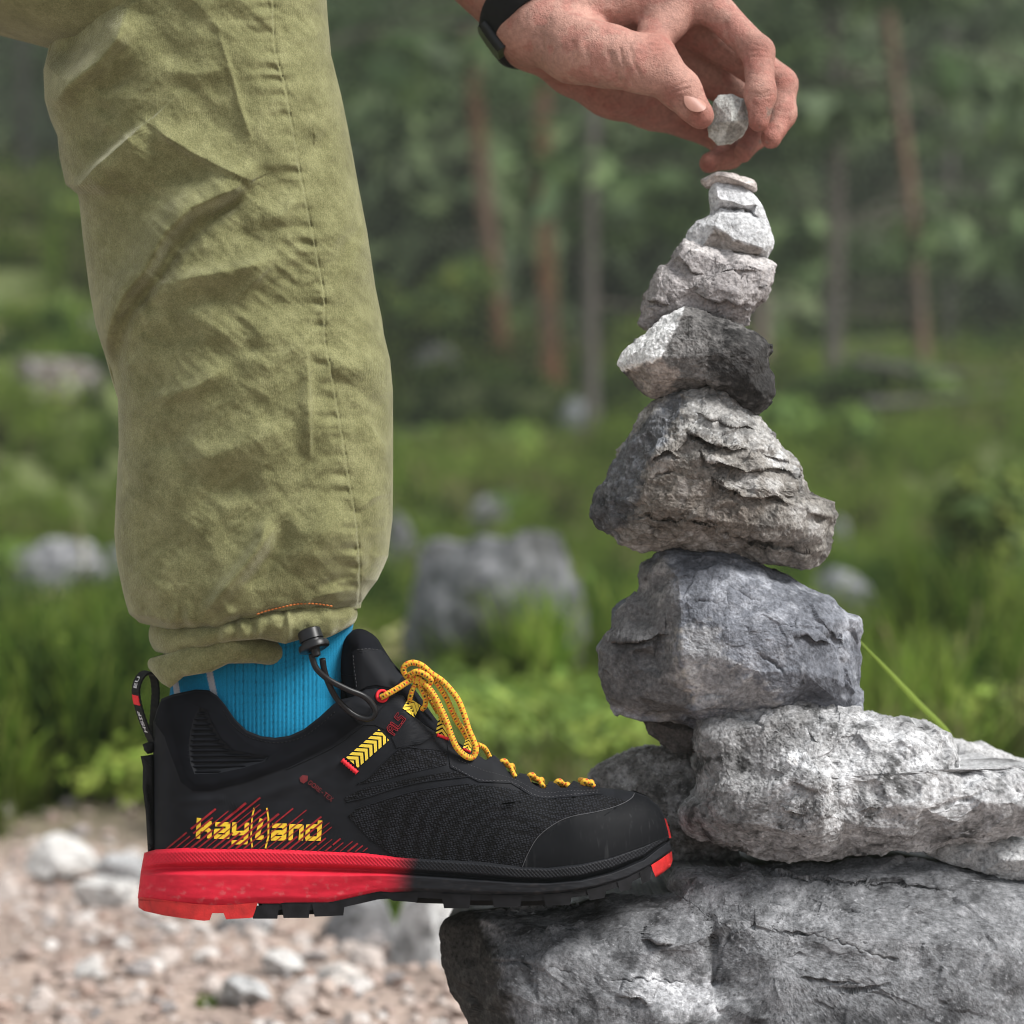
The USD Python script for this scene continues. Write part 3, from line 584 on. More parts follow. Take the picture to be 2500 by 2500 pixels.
def stone(name, label, outline, feats, y0, back, colour, centre=None, n=(420, 130, 50), rim=30, rough=(6, 60), chip=None, fine=1.6, extra=None, seed=1, group=None, backpow=2.5, jagged=5, droop=0.0):
    poly = jag(outline, jagged, seed)
    pg = Polygon(poly); c = np.array(centre if centre is not None else pg.representative_point().coords[0] if not pg.contains(pg.centroid) else pg.centroid.coords[0])
    nt, nf, nb = n
    th = np.linspace(0, 2 * PI, nt, endpoint=False); R = ray_radius(poly, c, th)
    t = np.linspace(0, 1, nf + 1)[1:]; rf = 1 - (1 - t) ** 1.35
    rb = np.sqrt(np.linspace(1, 0, nb + 1)[1:-1])
    ring = np.stack([c[0] + R * np.cos(th), c[1] + R * np.sin(th)], 1)
    fp = np.array([[f[0], f[1]] for f in feats], float); fd = np.array([f[2] for f in feats], float)
    sel = ring[:: max(1, nt // 120)]
    itp = LinearNDInterpolator(np.vstack([sel, fp]), np.r_[np.zeros(len(sel)), fd])
    X = c[0] + rf[:, None] * (R * np.cos(th)); Z = c[1] + rf[:, None] * (R * np.sin(th))
    d = np.nan_to_num(itp(X, Z), nan=0.0)
    e = cKDTree(ring).query(np.stack([X.ravel(), Z.ravel()], 1))[0].reshape(X.shape)
    q = np.clip(e / rim, 0, 1); d = d * np.minimum(1, 0.35 + q) + 0.6 * rim * np.sqrt(np.maximum(0, 1 - (1 - q) ** 2))
    if extra is not None: d = d + extra(X, Z) * np.clip(e / 12, 0, 1)
    cd = float(np.nan_to_num(itp(*c), nan=0.0)) + 0.6 * rim
    back_px = back / K
    Xb = c[0] + rb[:, None] * (R * np.cos(th)); Zb = c[1] + rb[:, None] * (R * np.sin(th))
    db = -back_px * (1 - rb ** backpow) ** (1 / backpow)
    p = np.vstack([[[c[0], c[1], cd]], np.stack([X, Z, d], -1).reshape(-1, 3), np.stack([Xb, Zb, np.broadcast_to(db[:, None], Xb.shape)], -1).reshape(-1, 3), [[c[0], c[1], -back_px]]])
    nr = nf + len(rb)
    i, j = np.meshgrid(np.arange(nr - 1), np.arange(nt), indexing='ij'); l = (j + 1) % nt
    qd = np.stack([1 + i * nt + j, 1 + (i + 1) * nt + j, 1 + (i + 1) * nt + l, 1 + i * nt + l], -1).reshape(-1, 4)
    j = np.arange(nt); l = (j + 1) % nt; last = len(p) - 1
    f = np.vstack([qd[:, [0, 1, 2]], qd[:, [0, 2, 3]], np.stack([np.zeros(nt, int), 1 + j, 1 + l], 1), np.stack([np.full(nt, last), last - nt + l, last - nt + j], 1)])
    f = f[:, ::-1]          # px z runs down
    nrm = trimesh.Trimesh(p, f, process=False).vertex_normals
    if np.dot(nrm[0], [0, 0, 1]) < 0: f = f[:, ::-1]; nrm = -nrm
    disp = rough[0] * 2 * (fbm(p / rough[1], 4, seed * 7) - 0.5) + fine * 3 * (ridged(p / 16.0, 3, seed * 11) - 0.55) + fine * 1.6 * (vnoise(p / 4.5, seed * 5) - 0.5)
    for ch in (chip or []): disp = disp + chips(p, ch[0], ch[1], seed * 13 + int(ch[0]))
    frac = np.ones(len(p)); frac[1 + nf * nt - nt:1 + nf * nt] = 0.4
    p2 = p + nrm * (disp * frac)[:, None]
    nrm2 = trimesh.Trimesh(p2, f, process=False).vertex_normals
    y = y0 - p2[:, 2] * K
    w = P(p2[:, 0], p2[:, 1], np.minimum(y, y0))
    w[:, 1] = y; w[:, 2] -= droop * np.maximum(0, y - y0)
    col = np.clip(colour(p, nrm2, disp), 0.01, 0.9)
    b = w.min(0); loc = np.array([w[:, 0].mean(), y0, b[2]])
    o = obj(name, w, f, M['stone'], None, col=col, loc=loc)
    tag(o, label, 'stone', group)
    return o

def mixc(a, b, t):
    t = np.asarray(t)[:, None]; return np.asarray(a) * (1 - t) + np.asarray(b) * t

def rockcol(base, dark, light, seed, dark_amt=0.5, light_amt=0.5, sc=70.0, masks=(), speck=0.5):
    """Mottled weathering: dark lichen, pale bloom, speckles; masks, some of them painted shade: (polygon, colour, soft, jitter)."""
    def fn(p, nrm, disp):
        n1 = fbm(p / sc, 4, seed); n2 = fbm(p / (sc * 0.35) + 9, 4, seed + 3); n3 = vnoise(p / 3.2, seed + 8); n4 = fbm(p / 9.0, 3, seed + 5)
        col = np.tile(np.asarray(base, float), (len(p), 1))
        ms = []
        for poly, cc, soft, jit in masks:
            sd = poly_sd(p[:, 0], p[:, 1], poly) + jit * 2 * (fbm(p / 14.0, 4, seed + 21) - 0.5)
            ms.append((np.where(p[:, 2] > -2, sm(-soft, soft, sd), 0), np.asarray(cc) / np.asarray(base)))
        col = mixc(col, dark, dark_amt * sm(0.5, 0.68, 0.55 * n1 + 0.45 * n2))
        col = mixc(col, light, light_amt * sm(0.5, 0.66, 0.5 * n2 + 0.5 * (1 - n1)))
        col = mixc(col, light, speck * sm(0.62, 0.78, 0.6 * n4 + 0.4 * n3)); col = mixc(col, dark, speck * sm(0.60, 0.76, 0.6 * (1 - n4) + 0.4 * (1 - n3)))
        for w, ratio in ms: col = col * (1 + w[:, None] * (ratio - 1))
        return np.minimum(0.70 * col * np.array([0.985, 1.0, 1.03]), 0.62)
    return fn
GREY, GDARK, GLIGHT = (0.20, 0.20, 0.205), (0.055, 0.055, 0.056), (0.46, 0.46, 0.47)
CAIRN = None

def ledge(lines):
    """Broken strata: each (polyline, height, reach) stands proud above its line and drops sharply below it."""
    def fn(X, Z):
        out = np.zeros_like(X)
        for pts, h, reach in lines:
            q = dense(pts, 4); q = q + np.c_[np.zeros(len(q)), 9 * (vnoise(np.c_[q / 24.0, np.zeros(len(q))], int(h * 7)) - 0.5) * 2]
            d, s, a, L = line_dist(X, Z, q); ends = sm(0, 40, a) * sm(0, 40, L - a)
            above = s > 0
            out += np.where(above, 0.85 * h * (1 - sm(0, 2.4 * reach, d)), -0.55 * h * np.exp(-d / (reach * 0.45))) * ends * sm(0, 3, d + 2)
        return out
    return fn

def crack(lines):
    def fn(X, Z):
        out = np.zeros_like(X)
        for pts, depth, w in lines:
            q = dense(pts, 3); q = q + np.c_[np.zeros(len(q)), 6 * (vnoise(np.c_[q / 14.0, np.zeros(len(q))], int(depth * 3)) - 0.5) * 2]
            d, s, a, L = line_dist(X, Z, q); out -= depth * (0.35 + 0.9 * vnoise(np.stack([a / 26.0, 0 * a, 0 * a], -1), 3)) * np.exp(-(d / (0.55 * w)) ** 2) * sm(0, 25, a) * sm(0, 25, L - a)
        return out
    return fn
def both(*fs): return lambda X, Z: sum(f(X, Z) for f in fs)

YC = 0.03
stone('stone', 'small rounded pale grey stone held between thumb and fingertips',
      [(1754,233),(1788,228),(1821,244),(1825,268),(1828,296),(1817,328),(1789,349),(1754,356),(1729,332),(1728,310),(1740,279),(1740,251)],
      [(1785,255,34),(1786,296,52),(1760,265,22),(1808,262,26),(1770,322,16),(1800,318,18),(1755,300,24),(1812,292,24)], YC + 0.015, 0.011,
      rockcol((0.50,0.50,0.46),(0.30,0.30,0.27),(0.68,0.68,0.63),31,0.4,0.5,30,masks=[([(1772,322),(1786,297),(1806,303),(1818,318),(1800,345),(1770,350)],(0.30,0.29,0.26),3,3)]), n=(220,70,30), rim=14, rough=(3,24), fine=1.0, seed=31, jagged=3)
stone('stone', 'thin flat pinkish white stone lying as topmost of the cairn',
      [(1711,438),(1728,429),(1748,420),(1770,420),(1792,422),(1806,428),(1829,433),(1844,443),(1851,461),(1846,470),(1832,466),(1815,458),(1776,452),(1748,450),(1723,456),(1713,445)],
      [(1742,427,26),(1765,429,30),(1790,436,32),(1815,445,32),(1832,452,26),(1725,440,12)], YC + 0.020, 0.02,
      rockcol((0.55,0.49,0.45),(0.30,0.25,0.22),(0.7,0.66,0.62),32,0.4,0.5,30), n=(260,50,24), rim=10, rough=(2,24), fine=0.8, seed=32, jagged=2.5)
stone('stone', 'white wedge shaped stone under the thin flat topmost stone of the cairn',
      [(1731,470),(1736,450),(1750,440),(1790,446),(1811,452),(1836,468),(1853,489),(1864,505),(1872,530),(1880,552),(1862,545),(1843,526),(1818,514),(1790,512),(1762,514),(1748,522),(1734,530)],
      [(1740,478,14),(1752,480,30),(1760,487,34),(1790,492,38),(1815,502,36),(1840,520,26),(1750,455,16),(1790,462,22),(1820,478,22),(1848,500,18),(1745,510,14),(1775,508,14)], YC + 0.020, 0.022,
      rockcol((0.60,0.60,0.60),(0.33,0.33,0.33),(0.78,0.78,0.78),33,0.35,0.6,40,speck=0.3), n=(260,70,30), rim=12, rough=(3,34), fine=0.9, seed=33, jagged=2.5)
stone('stone', 'white angular stone with shaded lower facet, between white wedge and pinkish layered stone',
      [(1668,592),(1682,566),(1699,538),(1721,530),(1730,526),(1745,519),(1760,513),(1790,512),(1818,514),(1846,524),(1868,538),(1882,551),(1884,568),(1893,586),(1888,607),(1875,632),(1850,630),(1800,630),(1740,622),(1690,612)],
      [(1746,552,46),(1770,566,50),(1793,583,52),(1830,594,50),(1858,604,42),(1756,526,24),(1800,530,30),(1845,548,28),(1865,575,30),(1738,562,34),(1718,596,22),(1760,585,26),(1780,608,22),(1830,616,22),(1700,560,16),(1720,550,24)], YC + 0.016, 0.03,
      rockcol((0.58,0.58,0.575),(0.27,0.27,0.27),(0.76,0.76,0.76),34,0.45,0.6,50,masks=[([(1746,554),(1770,568),(1793,585),(1860,607),(1850,640),(1690,640),(1718,596)],(0.36,0.33,0.30),5,8)],speck=0.35), n=(320,90,36), rim=14, rough=(4,40), chip=[(45,0.12)], fine=1.1, seed=34, jagged=3.5)  # mask paints the shade of the lower facet into the colour
stone('stone', 'pinkish grey layered stone in the upper half of the cairn',
      [(1671,587),(1654,610),(1624,642),(1612,649),(1582,699),(1567,721),(1570,729),(1562,749),(1560,788),(1584,806),(1620,815),(1700,820),(1780,806),(1806,793),(1825,788),(1840,766),(1868,734),(1882,709),(1873,697),(1887,692),(1895,654),(1897,646),(1873,629),(1823,620),(1790,618),(1768,613),(1764,599),(1736,598),(1699,591)],
      [(1672,606,26),(1660,625,36),(1700,620,34),(1760,640,52),(1820,640,50),(1865,660,42),(1620,680,40),(1680,680,52),(1740,700,62),(1800,715,66),(1850,720,48),(1600,730,34),(1650,740,46),(1700,760,44),(1790,765,46),(1840,750,34),(1590,775,26)], YC + 0.012, 0.042,
      rockcol((0.34,0.315,0.305),(0.18,0.16,0.15),(0.56,0.52,0.50),35,0.5,0.5,60,masks=[([(1660,580),(1780,595),(1900,625),(1900,655),(1850,645),(1760,625),(1690,618)],(0.52,0.49,0.47),8,14)]), n=(460,130,46), rim=16, rough=(7,50), chip=[(70,0.20),(28,0.12)], fine=1.6, seed=35, jagged=6,
      extra=ledge([([(1560,722),(1610,735),(1650,745)],14,40),([(1690,705),(1720,718),(1760,733),(1800,740),(1840,745)],18,46),([(1655,615),(1672,640),(1690,662),(1730,668)],16,40),([(1740,672),(1800,660),(1860,655)],8,30)]))
stone('stone', 'half white half blackish stone in the cairn, pale pointed end to the left',
      [(1669,744),(1640,764),(1607,788),(1582,811),(1550,834),(1520,858),(1504,885),(1515,903),(1530,915),(1560,944),(1587,970),(1622,968),(1664,957),(1700,955),(1732,950),(1766,962),(1802,986),(1850,1014),(1873,997),(1890,960),(1894,918),(1881,898),(1877,873),(1885,858),(1882,841),(1858,823),(1818,796),(1773,778),(1724,764),(1700,754)],
      [(1663,768,44),(1640,812,66),(1612,870,84),(1560,888,44),(1535,890,22),(1640,790,34),(1590,830,42),(1550,862,30),(1690,774,48),(1720,800,74),(1700,870,92),(1760,860,92),(1800,830,74),(1840,870,72),(1830,930,74),(1860,960,50),(1640,920,62),(1590,935,40),(1720,920,70),(1800,950,60)], YC - 0.008, 0.045,
      rockcol((0.15,0.142,0.135),(0.05,0.048,0.045),(0.28,0.265,0.25),36,0.55,0.45,80,masks=[([(1730,770),(1760,820),(1740,900),(1760,960),(1850,1030),(1930,1000),(1920,800),(1780,770)],(0.034,0.032,0.031),44,95),([(1672,738),(1664,772),(1640,816),(1612,874),(1560,892),(1530,902),(1510,910),(1490,880),(1600,780)],(0.72,0.71,0.69),5,9),([(1530,902),(1612,876),(1660,905),(1640,960),(1585,980)],(0.30,0.26,0.23),10,20)]), n=(460,130,46), rim=22, rough=(6,46), chip=[(60,0.12)], fine=1.7, seed=36, jagged=6)
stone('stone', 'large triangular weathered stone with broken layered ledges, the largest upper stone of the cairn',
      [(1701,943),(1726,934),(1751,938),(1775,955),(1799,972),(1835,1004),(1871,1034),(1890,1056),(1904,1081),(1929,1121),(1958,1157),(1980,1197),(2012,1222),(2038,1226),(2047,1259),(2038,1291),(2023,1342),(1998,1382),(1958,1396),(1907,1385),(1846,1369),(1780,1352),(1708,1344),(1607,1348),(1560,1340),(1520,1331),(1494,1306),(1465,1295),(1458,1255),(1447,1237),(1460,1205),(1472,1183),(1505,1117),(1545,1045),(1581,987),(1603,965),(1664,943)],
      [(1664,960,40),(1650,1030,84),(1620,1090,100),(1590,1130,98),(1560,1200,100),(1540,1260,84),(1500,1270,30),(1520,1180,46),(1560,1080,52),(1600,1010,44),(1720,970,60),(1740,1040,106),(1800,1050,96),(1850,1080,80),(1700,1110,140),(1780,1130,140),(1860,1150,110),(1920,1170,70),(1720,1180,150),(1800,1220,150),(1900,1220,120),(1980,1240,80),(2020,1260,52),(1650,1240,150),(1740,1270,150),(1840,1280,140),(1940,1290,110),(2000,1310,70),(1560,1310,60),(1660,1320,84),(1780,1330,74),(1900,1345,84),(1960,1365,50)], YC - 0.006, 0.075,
      rockcol((0.25,0.23,0.205),(0.06,0.055,0.05),(0.54,0.52,0.49),37,0.7,0.65,70,masks=[([(1664,930),(1668,1000),(1640,1060),(1590,1120),(1560,1210),(1500,1330),(1400,1320),(1430,1180)],(0.125,0.125,0.128),12,26),([(1668,950),(1660,1050),(1740,1075),(1860,1090),(1960,1190),(1900,1050),(1760,930)],(0.40,0.385,0.36),12,30),([(1580,1110),(1700,1130),(1760,1200),(1880,1220),(1840,1300),(1600,1300),(1550,1230)],(0.19,0.165,0.14),14,30)]), n=(580,170,50), rim=24, rough=(8,60), chip=[(80,0.18),(34,0.22)], fine=2.4, seed=37, jagged=6,  # first mask darkens the left face: shade painted into the colour
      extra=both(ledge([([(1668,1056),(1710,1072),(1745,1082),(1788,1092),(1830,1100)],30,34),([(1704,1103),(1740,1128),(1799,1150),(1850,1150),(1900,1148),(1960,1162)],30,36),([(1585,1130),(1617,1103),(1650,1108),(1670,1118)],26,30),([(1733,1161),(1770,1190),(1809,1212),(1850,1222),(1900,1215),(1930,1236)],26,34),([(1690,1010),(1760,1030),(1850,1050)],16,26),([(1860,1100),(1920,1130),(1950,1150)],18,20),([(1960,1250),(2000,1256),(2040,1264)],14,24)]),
                 crack([([(1545,1262),(1575,1259),(1620,1270),(1712,1277),(1760,1282)],26,4),([(1760,1300),(1830,1318),(1900,1335),(1990,1350)],34,8),([(1700,1325),(1800,1325),(1850,1335)],22,9),([(1580,1190),(1605,1160),(1650,1150)],22,6)])))
stone('stone', 'large smooth blue grey block stone near the bottom of the cairn',
      [(1616,1348),(1640,1340),(1666,1336),(1760,1343),(1820,1355),(1881,1386),(1930,1408),(1968,1428),(2036,1458),(2055,1488),(2096,1522),(2106,1571),(2105,1620),(2104,1666),(2100,1735),(2060,1736),(2009,1732),(1900,1740),(1800,1760),(1722,1785),(1700,1778),(1632,1755),(1564,1762),(1507,1741),(1485,1710),(1469,1677),(1458,1586),(1492,1533),(1499,1496),(1530,1468),(1556,1443),(1567,1378),(1590,1364)],
      [(1616,1365,46),(1647,1401,84),(1660,1450,112),(1662,1496,126),(1666,1590,150),(1681,1662,140),(1707,1716,100),(1760,1380,80),(1820,1420,104),(1760,1460,128),(1900,1450,96),(1980,1470,66),(1780,1540,162),(1880,1540,140),(1980,1530,104),(2050,1560,66),(1740,1600,172),(1850,1640,160),(1960,1640,120),(2050,1660,70),(1780,1700,120),(1900,1710,100),(2040,1712,50),(1585,1400,30),(1600,1450,50),(1571,1515,22),(1530,1540,18),(1610,1540,66),(1540,1590,56),(1590,1575,86),(1600,1600,44),(1560,1630,60),(1610,1660,86),(1560,1700,54),(1640,1720,64),(1490,1600,26),(1500,1660,30)], YC - 0.004, 0.08,
      rockcol((0.185,0.193,0.215),(0.07,0.074,0.086),(0.42,0.43,0.46),38,0.7,0.7,80,masks=[([(1560,1370),(1620,1350),(1650,1400),(1660,1500),(1660,1600),(1690,1720),(1640,1770),(1440,1700),(1450,1560)],(0.15,0.146,0.146),14,26),([(1660,1540),(1740,1520),(1800,1640),(1900,1680),(1900,1720),(1700,1725),(1670,1650)],(0.34,0.34,0.345),16,40)],speck=0.25), n=(580,170,50), rim=30, rough=(7,80), chip=[(110,0.14),(50,0.09)], fine=1.3, seed=38, jagged=5,  # first mask is painted shade on the face turned from the sun
      extra=both(crack([([(1775,1425),(1790,1440),(1820,1455),(1860,1480)],16,5),([(1772,1440),(1778,1480),(1782,1500)],14,4),([(1890,1440),(1908,1462)],14,5),([(1940,1458),(1965,1472)],14,5),([(2000,1520),(2030,1550),(2065,1572)],24,9),([(1850,1590),(1880,1615),(1915,1645)],20,7),([(1690,1610),(1710,1640)],10,4),([(1730,1610),(1760,1645)],9,4),([(1690,1475),(1740,1470),(1775,1482)],16,7)]),
                 ledge([([(1480,1560),(1540,1575),(1600,1560),(1640,1545)],22,30),([(1730,1425),(1745,1432)],14,20),([(1920,1545),(1990,1560),(2040,1580)],14,26)])))
stone('stone', 'small dark stone wedged under the left side of the blue grey block',
      [(1560,1742),(1590,1735),(1680,1740),(1745,1760),(1745,1830),(1700,1840),(1640,1835),(1616,1818),(1585,1790)],
      [(1640,1780,40),(1700,1790,50),(1600,1765,22)], YC + 0.02, 0.05, rockcol((0.11,0.10,0.095),(0.05,0.05,0.05),(0.2,0.19,0.18),39), n=(200,60,24), rim=18, seed=39)
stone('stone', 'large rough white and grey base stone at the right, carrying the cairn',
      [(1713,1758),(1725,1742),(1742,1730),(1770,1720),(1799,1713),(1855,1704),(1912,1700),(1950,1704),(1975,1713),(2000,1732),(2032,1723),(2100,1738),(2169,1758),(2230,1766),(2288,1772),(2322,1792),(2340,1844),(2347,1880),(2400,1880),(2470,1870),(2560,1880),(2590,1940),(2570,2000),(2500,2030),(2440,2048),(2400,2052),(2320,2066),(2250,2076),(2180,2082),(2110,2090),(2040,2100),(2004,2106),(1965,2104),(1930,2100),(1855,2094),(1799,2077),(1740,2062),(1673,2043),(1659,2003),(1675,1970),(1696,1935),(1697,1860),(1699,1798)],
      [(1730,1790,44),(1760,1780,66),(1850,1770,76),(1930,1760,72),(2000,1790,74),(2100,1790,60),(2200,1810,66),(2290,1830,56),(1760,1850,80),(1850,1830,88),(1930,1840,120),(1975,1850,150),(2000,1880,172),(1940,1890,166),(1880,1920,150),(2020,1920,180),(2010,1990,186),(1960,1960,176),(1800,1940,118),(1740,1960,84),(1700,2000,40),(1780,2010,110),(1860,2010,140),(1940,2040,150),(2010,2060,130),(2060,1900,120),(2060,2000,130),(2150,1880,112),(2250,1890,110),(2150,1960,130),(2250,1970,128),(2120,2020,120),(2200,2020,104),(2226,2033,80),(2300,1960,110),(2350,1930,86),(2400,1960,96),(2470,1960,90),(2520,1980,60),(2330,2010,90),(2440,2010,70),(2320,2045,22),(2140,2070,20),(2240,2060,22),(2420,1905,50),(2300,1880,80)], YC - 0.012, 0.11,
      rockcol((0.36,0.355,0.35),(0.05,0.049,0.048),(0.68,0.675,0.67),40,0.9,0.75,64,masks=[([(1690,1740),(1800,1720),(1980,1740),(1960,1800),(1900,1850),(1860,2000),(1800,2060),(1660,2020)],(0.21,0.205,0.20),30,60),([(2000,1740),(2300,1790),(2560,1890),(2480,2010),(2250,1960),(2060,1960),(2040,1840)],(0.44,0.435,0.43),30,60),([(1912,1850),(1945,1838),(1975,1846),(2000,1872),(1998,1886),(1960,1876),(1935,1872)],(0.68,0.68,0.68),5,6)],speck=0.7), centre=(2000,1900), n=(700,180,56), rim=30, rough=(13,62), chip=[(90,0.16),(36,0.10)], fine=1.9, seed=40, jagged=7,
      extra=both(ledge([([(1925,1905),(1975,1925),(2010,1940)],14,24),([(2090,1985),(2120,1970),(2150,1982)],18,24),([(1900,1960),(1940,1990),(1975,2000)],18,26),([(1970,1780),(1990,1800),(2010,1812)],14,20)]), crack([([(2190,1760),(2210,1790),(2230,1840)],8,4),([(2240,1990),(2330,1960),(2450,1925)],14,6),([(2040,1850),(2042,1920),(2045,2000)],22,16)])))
stone('stone', 'pale rock behind the big base stone at the right edge',
      [(2300,1830),(2330,1806),(2345,1812),(2380,1818),(2417,1818),(2450,1840),(2530,1866),(2600,1890),(2600,1990),(2300,1990)],
      [(2380,1850,40),(2440,1870,50),(2520,1910,50),(2400,1940,50)], YC + 0.07, 0.06, rockcol((0.50,0.49,0.48),(0.2,0.2,0.19),(0.66,0.65,0.64),41,0.4,0.5,60), n=(320,90,30), rim=20, chip=[(60,0.15)], seed=41,
      extra=crack([([(2350,1850),(2420,1860),(2470,1850)],14,5),([(2400,1880),(2480,1890)],12,5)]))
stone('stone', 'whitish flat stone lying on the slab at the lower right edge',
      [(2252,2086),(2270,2074),(2288,2066),(2360,2058),(2450,2049),(2560,2044),(2600,2090),(2600,2150),(2450,2146),(2400,2128),(2320,2110)],
      [(2300,2085,20),(2360,2092,34),(2450,2100,44),(2540,2100,44)], YC + 0.0, 0.06, rockcol((0.50,0.50,0.49),(0.24,0.24,0.23),(0.66,0.66,0.65),42,0.4,0.5,60), n=(320,70,30), rim=14, chip=[(50,0.15)], seed=42)
stone('stone', 'speckled grey flat stone behind the toe of the shoe',
      [(1440,1889),(1462,1868),(1502,1844),(1548,1832),(1594,1824),(1650,1822),(1740,1830),(1800,1870),(1800,2110),(1740,2118),(1660,2116),(1560,2100),(1480,2060),(1440,1990),(1430,1930)],
      [(1490,1880,34),(1560,1860,40),(1640,1858,46),(1720,1870,50),(1500,1940,60),(1600,1920,90),(1700,1930,96),(1560,2000,80),(1660,2010,110),(1740,2020,110),(1680,2080,60)], YC + 0.05, 0.07,
      rockcol((0.21,0.20,0.19),(0.05,0.048,0.046),(0.46,0.45,0.44),43,0.8,0.75,60,speck=0.8), n=(420,120,40), rim=24, rough=(8,50), chip=[(70,0.12)], fine=2.2, seed=43)
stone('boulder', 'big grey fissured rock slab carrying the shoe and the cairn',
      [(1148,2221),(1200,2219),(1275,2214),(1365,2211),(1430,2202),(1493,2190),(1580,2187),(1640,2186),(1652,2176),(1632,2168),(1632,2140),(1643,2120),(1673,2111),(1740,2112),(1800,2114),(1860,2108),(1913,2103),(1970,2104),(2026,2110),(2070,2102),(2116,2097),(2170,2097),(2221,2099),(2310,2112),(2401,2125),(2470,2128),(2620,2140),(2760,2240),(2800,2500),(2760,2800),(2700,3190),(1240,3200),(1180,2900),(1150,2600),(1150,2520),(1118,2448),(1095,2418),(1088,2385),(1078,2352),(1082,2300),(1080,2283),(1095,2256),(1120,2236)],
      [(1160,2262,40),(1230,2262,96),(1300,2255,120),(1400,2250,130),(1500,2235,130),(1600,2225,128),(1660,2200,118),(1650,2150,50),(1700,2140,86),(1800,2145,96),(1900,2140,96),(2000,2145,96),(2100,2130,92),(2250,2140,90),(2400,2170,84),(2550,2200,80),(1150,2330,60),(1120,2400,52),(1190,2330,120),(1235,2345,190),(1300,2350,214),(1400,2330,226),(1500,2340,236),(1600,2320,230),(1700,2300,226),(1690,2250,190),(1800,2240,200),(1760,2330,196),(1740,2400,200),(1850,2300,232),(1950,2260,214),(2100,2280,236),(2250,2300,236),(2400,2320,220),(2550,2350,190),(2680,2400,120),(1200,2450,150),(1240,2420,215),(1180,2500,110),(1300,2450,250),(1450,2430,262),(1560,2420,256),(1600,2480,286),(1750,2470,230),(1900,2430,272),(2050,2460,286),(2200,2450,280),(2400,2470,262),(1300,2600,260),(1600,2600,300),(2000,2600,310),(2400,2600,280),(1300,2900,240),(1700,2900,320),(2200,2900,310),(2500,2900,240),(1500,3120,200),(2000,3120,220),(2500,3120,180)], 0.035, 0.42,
      rockcol((0.185,0.186,0.19),(0.045,0.045,0.047),(0.40,0.40,0.405),44,0.85,0.6,80,masks=[([(1040,2200),(1165,2225),(1215,2330),(1230,2400),(1240,2470),(1300,2620),(1000,2600)],(0.050,0.047,0.043),16,26),([(1560,2380),(1760,2400),(1740,2480),(1620,2470),(1540,2420)],(0.40,0.40,0.405),20,50)],speck=0.75), centre=(1900,2340), droop=0.05, n=(1100,300,40), rim=34, rough=(14,120), chip=[(150,0.10),(60,0.08)], fine=1.1, seed=44, jagged=6, backpow=5,  # first mask: shade of the left flank put into the colour
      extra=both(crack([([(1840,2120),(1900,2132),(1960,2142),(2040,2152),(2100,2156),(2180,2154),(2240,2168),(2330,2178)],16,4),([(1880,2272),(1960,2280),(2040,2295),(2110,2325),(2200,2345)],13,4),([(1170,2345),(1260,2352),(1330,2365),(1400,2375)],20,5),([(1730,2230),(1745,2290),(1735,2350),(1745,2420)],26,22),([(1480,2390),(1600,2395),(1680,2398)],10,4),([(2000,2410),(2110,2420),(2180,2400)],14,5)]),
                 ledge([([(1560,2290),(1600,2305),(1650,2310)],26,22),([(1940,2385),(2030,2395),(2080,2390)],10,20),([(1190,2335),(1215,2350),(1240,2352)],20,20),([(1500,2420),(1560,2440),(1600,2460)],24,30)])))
# ------------------------------------------------------------------ person: trousers, sock, body with the left hand
person = thing('person', 'person stepping on the slab in olive trousers and setting a small stone on the cairn', 'person', P(560, 2230, 0.0))
M['cloth'] = usdkit.material(stage, '/World/Looks/brushed_olive_cotton', {
    'g': ('geometry', {}), 'n1': ('noise_texture', {'scale': 60.0, 'detail': 6.0, 'roughness': 0.75}), 'n2': ('noise_texture', {'scale': 1300.0, 'detail': 4.0, 'roughness': 0.7}),
    'mp': ('mapping', {'rotation': (0, 0.1, 0), 'scale': (1.0, 1.0, 0.18)}), 'n3': ('noise_texture', {'scale': 1500.0, 'detail': 2.0}),
    'r': ('rgb_ramp', {'ramp': [(0.30, (0.106, 0.104, 0.047)), (0.50, (0.150, 0.149, 0.071)), (0.70, (0.205, 0.203, 0.102))]}),
    'm2': ('map_range', {'from_min': 0.25, 'from_max': 0.75, 'to_min': 0.55, 'to_max': 1.45}), 'vm': ('vector_math', {'math_type': 'scale'}),
    'add': ('math', {'math_type': 'add'}), 'b': ('bump', {'strength': 0.55, 'distance': 0.0006}),
    'p': ('principled_bsdf', {'roughness': 0.95, 'specular_ior_level': 0.08, 'sheen_weight': 0.35, 'sheen_roughness': 0.35, 'sheen_tint': (1.0, 0.98, 0.80)})},
    [('g.position', 'n1.vector'), ('g.position', 'n2.vector'), ('g.position', 'mp.vector'), ('mp.vector', 'n3.vector'), ('n1.fac', 'r.fac'), ('n2.fac', 'm2.value'), ('r.color', 'vm.vector1'), ('m2.result', 'vm.scale'),
     ('vm.vector', 'p.base_color'), ('n2.fac', 'add.value1'), ('n3.fac', 'add.value2'), ('add.value', 'b.height'), ('b.normal', 'p.normal')], surface='p.BSDF')
TL = np.array([(-620,150),(-300,150),(-100,160),(20,160),(93,124),(171,106),(243,109),(295,124),(331,140),(383,145),(450,160),(474,190),(490,193),(580,202),(699,217),(792,233),(867,256),(929,273),(976,288),(1090,290),(1193,284),(1302,279),(1369,285),(1447,300),(1509,316),(1527,340),(1540,366),(1700,366)], float)[:, ::1]
TR = np.array([(-620,770),(-300,780),(-100,790),(50,800),(129,807),(233,833),(311,849),(455,875),(559,895),(699,916),(776,932),(815,937),(878,952),(955,959),(1111,959),(1266,958),(1359,947),(1421,921),(1473,882),(1509,875),(1535,866),(1700,866)], float)
